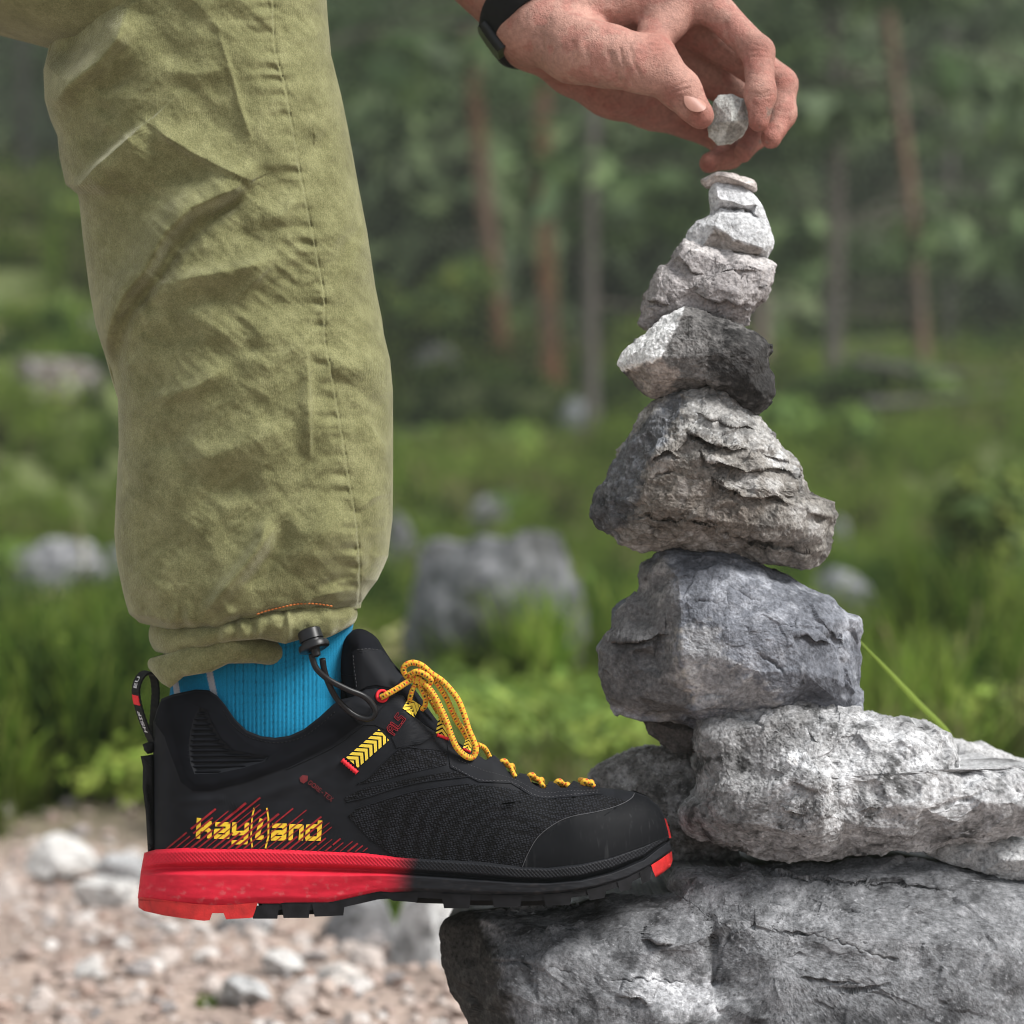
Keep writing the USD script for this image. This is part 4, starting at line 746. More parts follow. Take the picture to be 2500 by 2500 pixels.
def xl(z): return np.interp(z, TL[:, 0], TL[:, 1])
def xr(z): return np.interp(z, TR[:, 0], TR[:, 1])
HEM = PchipInterpolator([300, 340, 376, 425, 454, 496, 517, 552, 587, 630, 725, 807, 869, 900], [1508, 1520, 1529, 1540, 1532, 1536, 1540, 1522, 1512, 1506, 1487, 1488, 1486, 1480])
SEAM = spline([(664,-300),(666,-60),(668,50),(673,129),(694,207),(714,311),(730,404),(750,507),(771,611),(792,725),(794,826),(813,929),(833,1048),(849,1152),(864,1240),(875,1343),(878,1421),(875,1480)], 3)
FOLDS = [  # polyline, height, width on the side left of travel, width on the other side
    ([(312,20),(290,93),(248,145),(171,207),(126,262)], 34, 26, 44),
    ([(205,60),(170,120),(125,170)], -50, 44, 44), ([(238,232),(290,200),(335,168)], -15, 24, 18), ([(215,252),(262,268),(285,290)], -12, 14, 14),
    ([(178,466),(205,440),(233,409),(300,350),(357,300)], 30, 9, 70), ([(361,302),(410,338),(466,373),(540,410),(622,446)], 15, 26, 13),
    ([(600,448),(540,475),(466,507),(404,569),(375,625),(350,668),(310,715),(282,768),(262,830),(255,880)], 31, 24, 44), ([(600,475),(540,515),(480,560),(430,610),(400,660),(362,705),(318,758),(290,815),(282,890),(290,960)], -20, 18, 30),
    ([(393,700),(450,682),(518,668),(600,652),(668,632)], 17, 22, 30), ([(585,722),(620,690),(660,650)], 12, 20, 14), ([(430,750),(520,730),(600,740)], -13, 30, 30),
    ([(336,984),(400,968),(466,950),(510,925),(549,900)], 13, 26, 22), ([(560,860),(600,850),(660,855)], -14, 26, 26), ([(350,840),(420,830),(500,850)], -10, 40, 40),
    ([(750,850),(754,930),(757,1040),(758,1126)], 9, 7, 20), ([(445,1131),(520,1112),(595,1085),(660,1060)], 12, 34, 34), ([(480,1220),(560,1200),(650,1176)], -15, 36, 36), ([(330,1100),(400,1070),(470,1060)], -9, 30, 30),
    ([(652,1270),(640,1320),(621,1352),(592,1388),(564,1421),(530,1460),(500,1498)], 22, 26, 20), ([(690,1270),(680,1330),(650,1380),(600,1440)], -17, 26, 26), ([(710,1400),(780,1320),(840,1240)], 16, 60, 60),
    ([(330,1410),(380,1430),(430,1470)], 9, 26, 26), ([(320,1310),(420,1330),(520,1300)], -9, 50, 40), ([(770,1440),(810,1420),(850,1405)], -10, 14, 12), ([(760,1462),(800,1452),(850,1440)], 8, 12, 12),
    ([(870,560),(840,610),(830,660)], -12, 22, 22), ([(880,600),(900,560),(905,520)], 10, 16, 16), ([(720,330),(770,360),(800,330)], -15, 34, 34), ([(905,1040),(940,1090),(950,1150)], 10, 10, 22), ([(880,1240),(910,1215),(945,1205)], 9, 14, 10), ([(885,1290),(905,1330),(900,1390)], -9, 14, 14), ([(900,960),(930,1000),(955,1010)], -10, 20, 20),
    ([(800,880),(850,900),(930,905)], 11, 34, 34), ([(530,70),(560,160),(590,270),(616,345)], 6, 5, 12), ([(350,60),(420,110),(480,200)], -13, 50, 50), ([(390,170),(480,180),(560,165)], 9, 30, 30), ([(430,270),(520,300),(600,300)], -9, 34, 34), ([(700,1010),(740,1090),(720,1180)], -8, 34, 34),
    ([(470,420),(400,450),(330,470)], -11, 44, 44), ([(640,540),(700,520),(740,470)], 10, 26, 26), ([(560,560),(620,580),(700,560)], -12, 28, 28)]
FOLDQ = [(dense(p, 6), a, w1, w2) for p, a, w1, w2 in FOLDS]
PUCK = np.array([20, 78, 128, 168, 196, 232, 283, 330, 372, 420, 462, 512, 556, 596, 650, 694, 742, 795, 842, 888, 934, 972, 1020, 1070, 1112, 1160, 1200, 1246, 1290, 1340, 1384, 1430], float)
def folds(x, z):
    d = np.zeros_like(x)
    for q, a, w1, w2 in FOLDQ:
        lo, hi = q.min(0) - 160, q.max(0) + 160
        m_ = (x > lo[0]) & (x < hi[0]) & (z > lo[1]) & (z < hi[1])
        if not m_.any(): continue
        dd, s, arc, L = line_dist(x[m_], z[m_], q)
        w = np.where(s > 0, w1, w2)
        # sharp sides of a fold fall away like pressed cloth, soft ones like a hill
        a_ = 1.9 * a if a > 0 else 1.2 * a
        d[m_] += a_ * np.where((w < 15) & (a > 0), np.exp(-dd / w), np.exp(-(dd / w) ** 2) if a < 0 else 0.7 * np.exp(-(dd / w) ** 2) + 0.3 * np.exp(-1.35 * dd / w)) * np.minimum(sm(-30, 70, arc), sm(-30, 70, L - arc))
    dd, s, arc, L = line_dist(x, z, SEAM)
    zc = z - 10 * np.sign(s) * 0
    k = np.abs(zc[..., None] - PUCK).min(-1); i = np.abs(zc[..., None] - PUCK).argmin(-1)
    amp = (0.5 + vnoise(np.stack([i * 3.7, 0 * x, 0 * x], -1), 5)) * np.where(s < 0, 1, 0.45)
    left = np.where(s < 0, sm(0, 9, dd) * np.exp(-np.maximum(dd - 9, 0) / 30), np.exp(-dd / 16))
    d += (-7.5 * np.exp(-(k / 11.0) ** 2) + 3.0 * np.exp(-((k - 17) / 12.0) ** 2)) * amp * left
    d += np.where(s < 0, 4.0 * np.exp(-dd / 40), 0) - 4.2 * np.exp(-(dd / 2.6) ** 2)
    p3 = np.stack([x / 1.0, z / 1.0, 0 * x], -1)
    d += 34 * (fbm(p3 / [170, 120, 1], 3, 3) - 0.5) + 9 * (fbm(p3 / [46, 34, 1] + 5, 3, 8) - 0.5) + 1.3 * (fbm(p3 / [9, 9, 1], 2, 9) - 0.5)
    # cross of diagonal drags
    w_ = fbm(np.stack([(x + 0.9 * z) / 240.0, (x - 0.9 * z) / 70.0, 0 * x], -1), 3, 14) - 0.5
    d += 15 * w_
    u_, v_ = x * 0.80 + z * 0.60, -x * 0.60 + z * 0.80
    d += 16 * (ridged(np.stack([u_ / 190.0, v_ / 62.0, 0 * x], -1), 3, 41) - 0.55) * sm(0.35, 0.6, fbm(p3 / 210.0, 2, 43)) + 11 * (ridged(np.stack([(x * 0.75 - z * 0.66) / 170.0, (x * 0.66 + z * 0.75) / 54.0, 0 * x], -1), 3, 47) - 0.55) * sm(0.4, 0.62, fbm(p3 / 180.0 + 7, 2, 45))
    return d
LEG_B = 0.86
def leg(ztop=-420, nt=600, nz=640):
    th = np.linspace(0, 2 * PI, nt, endpoint=False); v = np.linspace(0, 1, nz)
    TH, V = np.meshgrid(th, v, indexing='ij')
    Z = ztop + (1545 - ztop) * V
    for _ in range(2):
        L, R = xl(Z), xr(Z); X = (L + R) / 2 + (R - L) / 2 * np.cos(TH); Z = ztop + (HEM(np.clip(X, 300, 900)) - ztop) * V
    front = np.sin(TH)                                   # > 0 toward the camera
    hb = 330 * LEG_B * np.interp(Z, [-620, 600, 1300, 1440, 1540], [1.05, 1.0, 0.97, 0.90, 0.80])
    Y = hb * np.sign(front) * np.abs(front) ** 0.86
    d = folds(X, Z)
    edge = sm(0.0, 0.16, np.abs(front)); bot = 1 - sm(0.985, 1.0, V)
    d = d * np.where(front > 0, 1, 0.6) * (0.15 + 0.85 * edge)
    Y = Y + np.sign(front + 1e-9) * d * edge
    X = X + np.cos(TH) * d * 0.10
    # gathers just above the hem
    gat = sm(1440, 1535, Z) * (0.55 + 0.9 * sm(600, 860, X))
    Y += gat * 14 * (np.sin(X / 11.0 + 5 * vnoise(np.stack([X / 60.0, Z / 50.0, 0 * X], -1), 4)) ) * edge
    Y -= 26 * np.exp(-((Z - HEM(np.clip(X, 300, 900))) / 12.0) ** 2) * edge
    w = P(X, Z, np.clip(-Y * K, -1, 0)); w[..., 1] = -Y * K
    return w.reshape(-1, 3), grid_faces(nt, nz, True)
v, f = leg(); trousers = obj('trousers', v, f, M['cloth'], person)
# rolled cuff and the pulled-up gathered front of the hem
def cuff(name, top, bot, hy, bulge, nt=420, nv=40, x0=None, seed=1, gather=0.0):
    """A band of cloth round the ankle between two traced edges, rounded like a roll."""
    th = np.linspace(0, 2 * PI, nt, endpoint=False); t = np.linspace(0, 1, nv)
    tp, bt = np.array(top, float), np.array(bot, float); L, R = tp[0, 0], tp[-1, 0]; L2, R2 = bt[0, 0], bt[-1, 0]
    c = 0.5 * (1 + np.cos(th))[:, None]
    xa, xb = L + (R - L) * c, L2 + (R2 - L2) * c
    za, zb_ = np.interp(xa, tp[:, 0], tp[:, 1]), np.interp(xb, bt[:, 0], bt[:, 1])
    X = xa + (xb - xa) * t; Z = za + (zb_ - za) * t
    prof = np.sin(PI * np.clip(t, 0, 1)) ** 0.55
    fr = np.sin(th)[:, None]
    n = 30 * (fbm(np.stack([X / 52.0, Z / 46.0, 0 * X], -1), 3, seed) - 0.5) + gather * np.sin(X / 10.0 + 9 * vnoise(np.stack([X / 40.0, Z / 60.0, 0 * X], -1), seed))
    Y = np.sign(fr) * np.abs(fr) ** 0.8 * (hy - bulge + bulge * prof + n)
    X = X + np.cos(th)[:, None] * (bulge * 0.5 * (prof - 0.6))
    w = P(X, Z, np.minimum(-Y * K, 0)); w[..., 1] = -Y * K
    ms = [(w.reshape(-1, 3), grid_faces(nt, nv, True))]
    return obj(name, *cat_meshes(ms), M['cloth'], person)
cuff('cuff', [(366,1518),(400,1524),(440,1526),(514,1526),(600,1502),(690,1486),(735,1478),(800,1478),(868,1474)], [(374,1592),(410,1600),(470,1588),(560,1566),(640,1560),(700,1572),(735,1562),(780,1566),(820,1552),(862,1530)], 226, 34, seed=2, gather=6)
cuff('cuff', [(362,1606),(400,1596),(440,1580),(500,1562),(560,1551),(640,1553),(690,1564),(706,1574)], [(372,1646),(390,1670),(408,1680),(426,1666),(443,1652),(514,1641),(559,1620),(626,1619),(660,1623),(693,1622),(704,1612)], 196, 30, seed=4, gather=1)
stitches('hem_stitching', [(628,1499),(660,1489),(725,1475),(770,1474),(812,1480)], mat_plain('orange_thread', (0.42, 0.13, 0.03), rough=0.7), 6, 3, 2.2, 1.5, surf=lambda x, z: 330 * LEG_B * 0.80 * np.sqrt(np.maximum(0.05, 1 - ((x - 600) / 300.0) ** 2)) ** 0.86 + 6 + folds(np.asarray(x, float), np.asarray(z, float)) * 0.8, parent=person)
# the sock
def sock():
    nt, nz = 520, 150; th = np.linspace(0, 2 * PI, nt, endpoint=False); z = np.linspace(1480, 1860, nz)
    L = np.interp(z, [1480, 1560, 1640, 1700, 1800, 1860], [436, 428, 420, 414, 420, 430]); R = np.interp(z, [1480, 1530, 1560, 1640, 1700, 1800, 1860], [868, 862, 856, 842, 838, 860, 880])
    TH, Z = np.meshgrid(th, z, indexing='ij'); Lm, Rm = L[None], R[None]
    X = (Lm + Rm) / 2 + (Rm - Lm) / 2 * np.cos(TH); ribw = sm(530, 600, X) * (1 - sm(770, 800, X))
    Y = 112 * np.sin(TH) + np.sign(np.sin(TH)) * (1.1 * np.sin(X * 0.62) * ribw + 1.0 * np.sin((X + Z) * 0.5) * np.sin((X - Z) * 0.5) * (1 - ribw))
    w = P(X, Z, 0); w[..., 1] = -Y * K
    col = np.tile(np.array([0.006, 0.165, 0.30]), (nt, nz, 1))
    dk = (np.sin(X * 0.62) < -0.55) * ribw; sel = np.isin(np.floor((X * 0.62 + PI) / (2 * PI)).astype(int) % 7, [0, 2, 4])
    col = col * (1 - 0.5 * (dk * (0.35 + 0.65 * sel))[..., None])
    for a, b in (((437, 1680), 9), ((530, 1670), 8)):
        m_ = np.abs(X - (a[0] + (Z - a[1]) * 0.22)) < b; col[m_] = (0.30, 0.31, 0.33)
    return w.reshape(-1, 3), grid_faces(nt, nz, True), col.reshape(-1, 3)
v, f, c = sock(); obj('sock', v, f, M['sock'], person, col=c)
# cord lock and drawcord at the hem
def cord(pts, r): q = spline(pts, 3); return tube(S3(q[:, 0], q[:, 1], q[:, 2]), r * K, 10)
v, f = cord([(760,1596,206),(764,1612,206),(774,1634,204),(802,1659,190),(848,1683,172),(885,1698,160),(905,1715,152),(916,1735,148),(910,1750,146),(893,1755,146),(870,1748,146),(846,1731,148),(820,1703,160),(803,1670,178),(792,1638,192),(787,1608,200)], 7.4)
obj('drawcord', v, f, M['black_plastic'], person)
def lathe(profile, c, axis, n=28):
    a = np.asarray(axis, float); a /= np.linalg.norm(a); b = np.cross(a, [0.3, 0.2, 0.9]); b /= np.linalg.norm(b); d = np.cross(a, b)
    th = np.linspace(0, 2 * PI, n, endpoint=False); pr = np.array(profile, float)
    V = np.asarray(c) + pr[:, None, 0, None] * a + pr[:, None, 1, None] * (np.cos(th)[None, :, None] * b + np.sin(th)[None, :, None] * d)
    i, j = np.meshgrid(np.arange(len(pr) - 1), np.arange(n), indexing='ij'); l = (j + 1) % n
    qd = np.stack([i * n + j, i * n + l, (i + 1) * n + l, (i + 1) * n + j], -1).reshape(-1, 4)
    return V.reshape(-1, 3), np.vstack([qd[:, [0, 1, 2]], qd[:, [0, 2, 3]]])
ax = (0.35, -0.25, -1.0)
cl = S3(763, 1568, 212)
mm = lambda pr: [(0.86 * a * K, 0.86 * b * K) for a, b in pr]
v, f = lathe(mm([(-38,0),(-38,26),(-34,32),(-6,34),(-4,30),(2,30),(4,41),(12,44),(20,43),(24,34),(22,20),(20,14),(40,11),(44,0)]), cl, ax); obj('cord_lock', v, f, M['black_plastic'], person, smooth=35)

# ---- body: hand, arm, shoulder, trunk and legs as one surface
HK = K
def smin(a, b, k): h = np.clip(0.5 + 0.5 * (b - a) / k, 0, 1); return b * (1 - h) + a * h - k * h * (1 - h)
def cone(p, a, b, ra, rb):
    ab = b - a; t = np.clip(((p - a) @ ab) / (ab @ ab), 0, 1); return np.linalg.norm(p - a - t[..., None] * ab, axis=-1) - (ra + (rb - ra) * t)
def nets(fn, lo, hi, h, maxd=None):
    """Surface nets: one vertex in every cell that the surface crosses."""
    n = np.ceil((hi - lo) / h).astype(int) + 1; ax_ = [lo[k] + h * np.arange(n[k]) for k in range(3)]
    g = np.stack(np.meshgrid(*ax_, indexing='ij'), -1); d = fn(g.reshape(-1, 3)).reshape(n)
    sgn = d < 0; c = np.zeros(np.array(n) - 1, int)
    for o in np.ndindex(2, 2, 2): c += sgn[o[0]:n[0] - 1 + o[0], o[1]:n[1] - 1 + o[1], o[2]:n[2] - 1 + o[2]]
    act = (c > 0) & (c < 8); idx = -np.ones(act.shape, int); idx[act] = np.arange(act.sum()); cells = np.argwhere(act)
    pos = np.zeros((len(cells), 3)); cnt = np.zeros(len(cells))
    cor = [np.array(o) for o in np.ndindex(2, 2, 2)]
    for a in cor:
        for b in cor:
            if (b - a).sum() == 1 and ((b - a) >= 0).all():
                da = d[tuple((cells + a).T)]; db = d[tuple((cells + b).T)]; m_ = (da < 0) != (db < 0)
                t = np.where(m_, da / np.where(m_, da - db, 1), 0)
                pos[m_] += a + (b - a) * t[m_, None]; cnt[m_] += 1
    V = lo + h * (cells + pos / cnt[:, None]); F = []
    for k in range(3):
        e = np.zeros(3, int); e[k] = 1; u, w = np.eye(3, dtype=int)[(k + 1) % 3], np.eye(3, dtype=int)[(k + 2) % 3]
        s0 = sgn[tuple(slice(0, n[i] - e[i]) for i in range(3))]; s1 = sgn[tuple(slice(e[i], n[i]) for i in range(3))]
        ed = np.argwhere(s0 != s1); ok = (ed[:, (k + 1) % 3] > 0) & (ed[:, (k + 2) % 3] > 0) & (ed < np.array(n) - 1).all(1); ed = ed[ok]
        q = np.stack([idx[tuple((ed - u - w).T)], idx[tuple((ed - w).T)], idx[tuple(ed.T)], idx[tuple((ed - u).T)]], 1)
        fl = s0[tuple(ed.T)]; q[~fl] = q[~fl][:, ::-1]; F.append(q)
    F = np.vstack(F); F = F[(F >= 0).all(1)]
    return V, np.vstack([F[:, [0, 1, 2]], F[:, [0, 2, 3]]])
def J(x, z, y): return P(x, z, y)
HY = 0.0
hand_chain = {
 'arm': [((640,-850,0.16), 185), ((960,-400,0.12), 190), ((1180,-90,0.085), 128), ((1300,62,0.078), 92)],
}
j = dict(
 w1=J(1300,58,.062), w2=J(1308,74,.092), fa=J(1040,-300,.10), el=J(640,-850,.16),
 cmc=J(1400,118,.045), tm=J(1588,158,.030), tmk=J(1598,128,.034), tip_=J(1664,222,.028), tt=J(1706,276,.030),
 im=J(1680,-40,.062), ip=J(1851,126,.048), idp=J(1857,228,.036), it=J(1852,296,.034),
 mm=J(1690,50,.085), mp=J(1904,206,.074), md=J(1908,276,.066), mt=J(1882,336,.056),
 rm=J(1650,130,.105), rp=J(1872,270,.106), rd=J(1842,330,.092), rt=J(1814,374,.078),
 pm=J(1590,225,.122), pp=J(1770,330,.128), pd=J(1780,378,.108), pt=J(1732,398,.092),
 h1=J(1400,165,.090), h2=J(1500,212,.105), h3=J(1590,250,.118), pl=J(1520,70,.085))
R = lambda px: px * K
def hand_sdf(p):
    k = 0.010
    d = cone(p, j['fa'], j['w1'], R(150), R(82)); d = smin(d, cone(p, j['fa'], j['w2'], R(150), R(84)), 0.02)
    d = smin(d, cone(p, j['w1'], j['cmc'], R(82), R(78)), 0.014)
    pal = smin(cone(p, j['w2'], j['mm'], R(84), R(62)), cone(p, j['w1'], j['im'], R(80), R(60)), 0.012)
    pal = smin(pal, cone(p, j['w2'], j['rm'], R(84), R(64)), 0.012); pal = smin(pal, cone(p, j['w2'], j['pm'], R(82), R(62)), 0.012)
    pal = smin(pal, cone(p, j['h1'], j['h2'], R(74), R(72)), 0.012); pal = smin(pal, cone(p, j['h2'], j['h3'], R(72), R(66)), 0.012)
    d = smin(d, pal, 0.012)
    # finger chains, each blended along itself
    def chain(ps, rs, kk=0.004):
        c = None
        for a, b, ra, rb in zip(ps[:-1], ps[1:], rs[:-1], rs[1:]):
            e = cone(p, a, b, R(ra), R(rb)); c = e if c is None else smin(c, e, kk)
        return c
    idx = chain([j['im'], j['ip'], j['idp'], j['it']], [52, 38.5, 36.0, 27.5], 0.005)
    mid_ = chain([j['mm'], j['mp'], j['md'], j['mt']], [66, 44, 36, 28], 0.005)
    rng_ = chain([j['rm'], j['rp'], j['rd'], j['rt']], [66, 46, 34, 26], 0.005)
    pnk = chain([j['h3'], j['pp'], j['pd'], j['pt']], [62, 46, 34, 27], 0.006)
    d = smin(d, idx, 0.007); d = smin(d, pnk, 0.008); d = smin(d, rng_, 0.005); d = smin(d, mid_, 0.005)
    th_ = chain([j['cmc'], j['tm'], j['tip_'], j['tt']], [84, 63, 45, 35], 0.008)
    th_ = smin(th_, cone(p, j['tm'], j['tmk'], R(52), R(45)), 0.006)
    th_ = smin(th_, cone(p, J(1440,128,.030), J(1540,158,.024), R(66), R(60)), 0.012)
    th_ = smin(th_, cone(p, J(1690,262,.026), J(1712,284,.028), R(38), R(32)), 0.003)
    d = smin(d, th_, 0.008)
    # web between thumb and forefinger
    d = smin(d, cone(p, J(1600,88,.050), J(1672,12,.060), R(50), R(50)), 0.010)
    return d
def creases(p):
    """Skin folds at the joints and on the ball of the thumb, in metres."""
    q = (p[:, 0] * D / (D + p[:, 1]) / K + 1250, 1250 - (p[:, 2] - ZC) * D / (D + p[:, 1]) / K); X, Z = q
    out = np.zeros(len(p)); near = 1 - sm(0.045, 0.07, p[:, 1])
    for pts, a, w in (([(1635,222),(1648,212),(1668,204),(1684,200)], 1.7, 3.5), ([(1630,236),(1646,226),(1668,218),(1688,214)], 1.6, 3.5), ([(1628,250),(1644,240),(1664,232)], 1.1, 3),
                      ([(1486,120),(1496,160),(1512,200),(1530,224)], 2.6, 10), ([(1512,112),(1520,150),(1536,190),(1556,218)], 1.8, 5), ([(1536,110),(1546,150),(1566,190)], 1.1, 5), ([(1400,95),(1398,130),(1404,160)], 2.2, 9), ([(1430,90),(1432,130),(1446,170)], 1.0, 8),
                      ([(1822,128),(1850,122),(1880,128)], 1.0, 4), ([(1822,222),(1856,230),(1890,222)], 1.3, 3.5), ([(1822,232),(1856,238),(1890,232)], 1.0, 3), ([(1770,50),(1775,90),(1800,125)], 1.6, 5), ([(1888,266),(1916,274),(1942,268)], 1.1, 3.5), ([(1700,60),(1680,100),(1660,130)], 2.2, 8), ([(1400,60),(1470,66),(1540,84)], -1.8, 9), ([(1340,40),(1420,30),(1500,20)], -1.6, 9), ([(1570,88),(1590,96),(1612,98)], 1.4, 3.5), ([(1574,104),(1594,110),(1618,110)], 1.2, 3.5), ([(1576,120),(1596,124),(1622,122)], 1.0, 3.5), ([(1838,108),(1856,112),(1878,118)], 1.0, 3), ([(1832,140),(1852,138),(1884,142)], 0.9, 3), ([(1830,180),(1856,184),(1888,180)], 0.5, 3), ([(1890,190),(1916,196),(1944,200)], 1.0, 3), ([(1640,262),(1650,280),(1664,300)], 1.0, 4), ([(1320,80),(1326,120),(1318,150)], 1.6, 5), ([(1340,84),(1348,130),(1344,170)], 1.2, 5)):
        qq = dense(pts, 3); dd, s, arc, L = line_dist(X, Z, qq); out -= a * K * np.exp(-(dd / w) ** 2) * near * 1.6 * sm(-5, 12, arc) * sm(-5, 12, L - arc)
    return out
lo, hi = np.array([-0.075, -0.03, 0.69]), np.array([0.205, 0.175, 0.87])
v, f = nets(hand_sdf, lo, hi, 0.0014)
def relax(m_, it):
    old = np.array(m_.vertices); trimesh.smoothing.filter_taubin(m_, iterations=it); new = np.array(m_.vertices)
    bad = ~(np.linalg.norm(new - old, axis=1) < 0.0015); new[bad] = old[bad]; m_.vertices = new
    return m_
hm = relax(trimesh.Trimesh(v, f, process=False), 8).subdivide(); hm = relax(hm, 3); f = np.array(hm.faces)
nr = hm.vertex_normals; v = hm.vertices + nr * (creases(hm.vertices) + 0.0006 * (fbm(hm.vertices * 160, 3, 2) - 0.5) + 0.0018 * (fbm(hm.vertices * 60, 2, 6) - 0.5))[:, None]
M['skin'] = mat_col('skin', rough=0.62, bump=1.0, bscale=1000, bdist=0.0009, var=0.22, vscale=380, spec=0.25)
hx = v[:, 0] * D / (D + v[:, 1]) / K + 1250; hz = 1250 - (v[:, 2] - ZC) * D / (D + v[:, 1]) / K
base = np.tile([0.345, 0.188, 0.150], (len(v), 1)); nz_ = fbm(v * 55, 4, 12)[:, None]; base = base * (0.72 + 0.56 * nz_); base = mixc(base, (0.30, 0.105, 0.085), 0.45 * sm(.5, .65, fbm(v * 120, 4, 31)))
red = np.zeros(len(v))
for c, r in (((1712,290), 40), ((1603,110), 40), ((1850,300), 42), ((1855,126), 40), ((1890,345), 42), ((1910,200), 36), ((1815,370), 40), ((1740,398), 44), ((1640,230), 30)): red += np.exp(-((hx - c[0]) ** 2 + (hz - c[1]) ** 2) / r ** 2)
palm_shade = sm(-0.2, 0.75, -hm.vertex_normals[:, 2]) * sm(.03, .07, v[:, 1])  # shade of downward and inner faces, painted into the skin colour
base = mixc(base, (0.22, 0.072, 0.054), 0.7 * np.clip(red + 0.8 * palm_shade, 0, 1)); base = mixc(base, (0.16, 0.12, 0.10), 0.75 * sm(0.56, 0.68, fbm(v * 190, 4, 22)) * np.clip(np.exp(-((hx - 1868) ** 2) / 30 ** 2) * sm(150, 230, hz) * (hz < 350) + 0.15, 0, 1))
# rest of the body: coarser chain that carries on from the forearm
def bones(lst):
    import manifold3d as m3
    out = None
    def ball(c, r): return m3.Manifold.sphere(float(r), 28).translate(tuple(map(float, c)))
    for a, b, ra, rb in lst:
        h = m3.Manifold.batch_hull([ball(a, ra), ball(b, rb)]); out = h if out is None else out + h
    mm_ = out.refine_to_length(0.03).to_mesh(); t = trimesh.Trimesh(mm_.vert_properties[:, :3], mm_.tri_verts, process=True); trimesh.smoothing.filter_taubin(t, iterations=10)
    return np.array(t.vertices), np.array(t.faces)
sh, hipR, hipL, chest, knee, ank = J(80,-2050,.14), J(-1250,-720,.02), J(-1250,-720,.20), J(-250,-1850,.10), J(470,-190,.0), J(620,1560,.0)
kneeL, ankL = J(-1000,1000,.24), J(-1500,2700,.24)
body_b = [(j['fa'], j['el'], .034, .042), (j['el'], sh, .044, .058), (sh, chest, .07, .13), (chest, J(-1250,-760,.11), .15, .15), (hipR, knee, .082, .062), (hipL, kneeL, .082, .06), (kneeL, ankL, .055, .04), (knee, J(600,700,.0), .058, .056), (J(600,700,.0), J(625,1480,.0), .056, .026), (J(625,1480,.0), ank, .022, .020), (ank, J(660,2040,.0), .020, .020), (J(660,2040,.0), J(1350,2080,.0), .02, .018), (chest, J(200,-2700,.10), .06, .055), (J(240,-2780,.10), J(380,-2850,.10), .085, .078)]
bv, bf = bones(body_b); v_all, f_all = cat_meshes([(v, f), (bv, bf)])
obj('body', v_all, f_all, M['skin'], person, col=np.vstack([base, np.tile([0.42, 0.215, 0.155], (len(bv), 1))]))
# nail
def nail(c, ux, uz, w, l, nn):
    a, b = np.meshgrid(np.linspace(-1, 1, 24), np.linspace(-1, 1, 24), indexing='ij'); k_ = np.sqrt(np.maximum(0, 1 - 0.5 * b ** 2)); s_ = np.sqrt(np.maximum(0, 1 - 0.5 * a ** 2))
    u_, v_ = a * k_, b * s_
    V = np.asarray(c) + (u_ * w)[..., None] * ux + (v_ * l)[..., None] * uz + (0.0016 * (1 - 1.5 * u_ ** 2) - 0.0004 * v_ ** 2)[..., None] * nn
    return V.reshape(-1, 3), grid_faces(24, 24)
nn = np.array([0.28, -0.82, 0.42]); nn /= np.linalg.norm(nn); ln = (j['tt'] - j['tip_']); ln -= nn * (ln @ nn); ln /= np.linalg.norm(ln); wx = np.cross(ln, nn)
nc = J(1677,281,.029)
d0 = 0.0
for _ in range(40):
    if hand_sdf((nc + nn * d0)[None])[0] > 0: break
    d0 += 0.0006
v, f = nail(nc + nn * (d0 - 0.0012), wx, ln, 0.0062, 0.0074, nn)
obj('thumbnail', v, f, mat_plain('nail', (0.31, 0.155, 0.118), rough=0.5, spec=0.4, var=0.08), person)
# jacket and the other trouser leg, out of the picture
jk = [(J(560,-1000,.15), sh, .058, .075), (sh, chest, .085, .15), (chest, J(-1230,-800,.11), .17, .165)]
v, f = bones(jk); obj('jacket', v, f, mat_plain('dark_jacket', (0.03, 0.035, 0.04), rough=0.8), person)
v, f = bones([(J(-1250,-720,.05), J(380,-200,.0), .115, .088), (J(380,-200,.0), J(470,-250,.0), .088, .08), (hipL, kneeL, .11, .085), (kneeL, J(-1450,2450,.24), .08, .075), (J(-1280,-740,.05), J(-1280,-740,.18), .115, .115)])
obj('trousers', v + 0.004 * (fbm(v * 12, 3, 5) - 0.5)[:, None], f, M['cloth'], person)
# watch
watch = thing('wristwatch', 'black wristwatch with a dark strap on the wrist at the upper edge', 'watch', J(1240, 60, .08))
axw = j['w1'] - j['fa']; axw /= np.linalg.norm(axw)
def band(c, axis, ry, rz, w, t, n=64):
    a = axis; b = np.array([0, 1.0, 0]); b -= a * (a @ b); b /= np.linalg.norm(b); d = np.cross(a, b); th = np.linspace(0, 2 * PI, n, endpoint=False)
    pr = [(-w, 0), (-w, t * .7), (-w * .8, t), (w * .8, t), (w, t * .7), (w, 0)]
    V = np.stack([c + a * o + np.cos(th)[:, None] * b * (ry + h_) + np.sin(th)[:, None] * d * (rz + h_) for o, h_ in pr], 1)
    return V.reshape(-1, 3), grid_faces(n, 6, True)
wc = J(1303, 38, .080)
v, f = band(wc, axw, 0.0395, 0.0280, 0.0105, 0.0055); obj('strap', v, f, M['black_web'], watch, smooth=40)
bx = trimesh.creation.box([0.024, 0.032, 0.008]).subdivide().subdivide(); bv_ = np.array(bx.vertices); bv_ = bv_ * (1 - 0.10 * (np.abs(bv_[:, [1, 2, 0]] / [0.016, 0.004, 0.012]) ** 4))
dn = np.cross(axw, [0, 1.0, 0]); dn *= np.sign(-dn[2]); cc = wc - dn * 0.0262
v, f = lathe([(-0.004, 0), (-0.004, 0.014), (0.0, 0.0165), (0.006, 0.0165), (0.0085, 0.0135), (0.0085, 0)], cc, -dn); obj('watch_case', v, f, M['black_plastic'], watch, smooth=35)
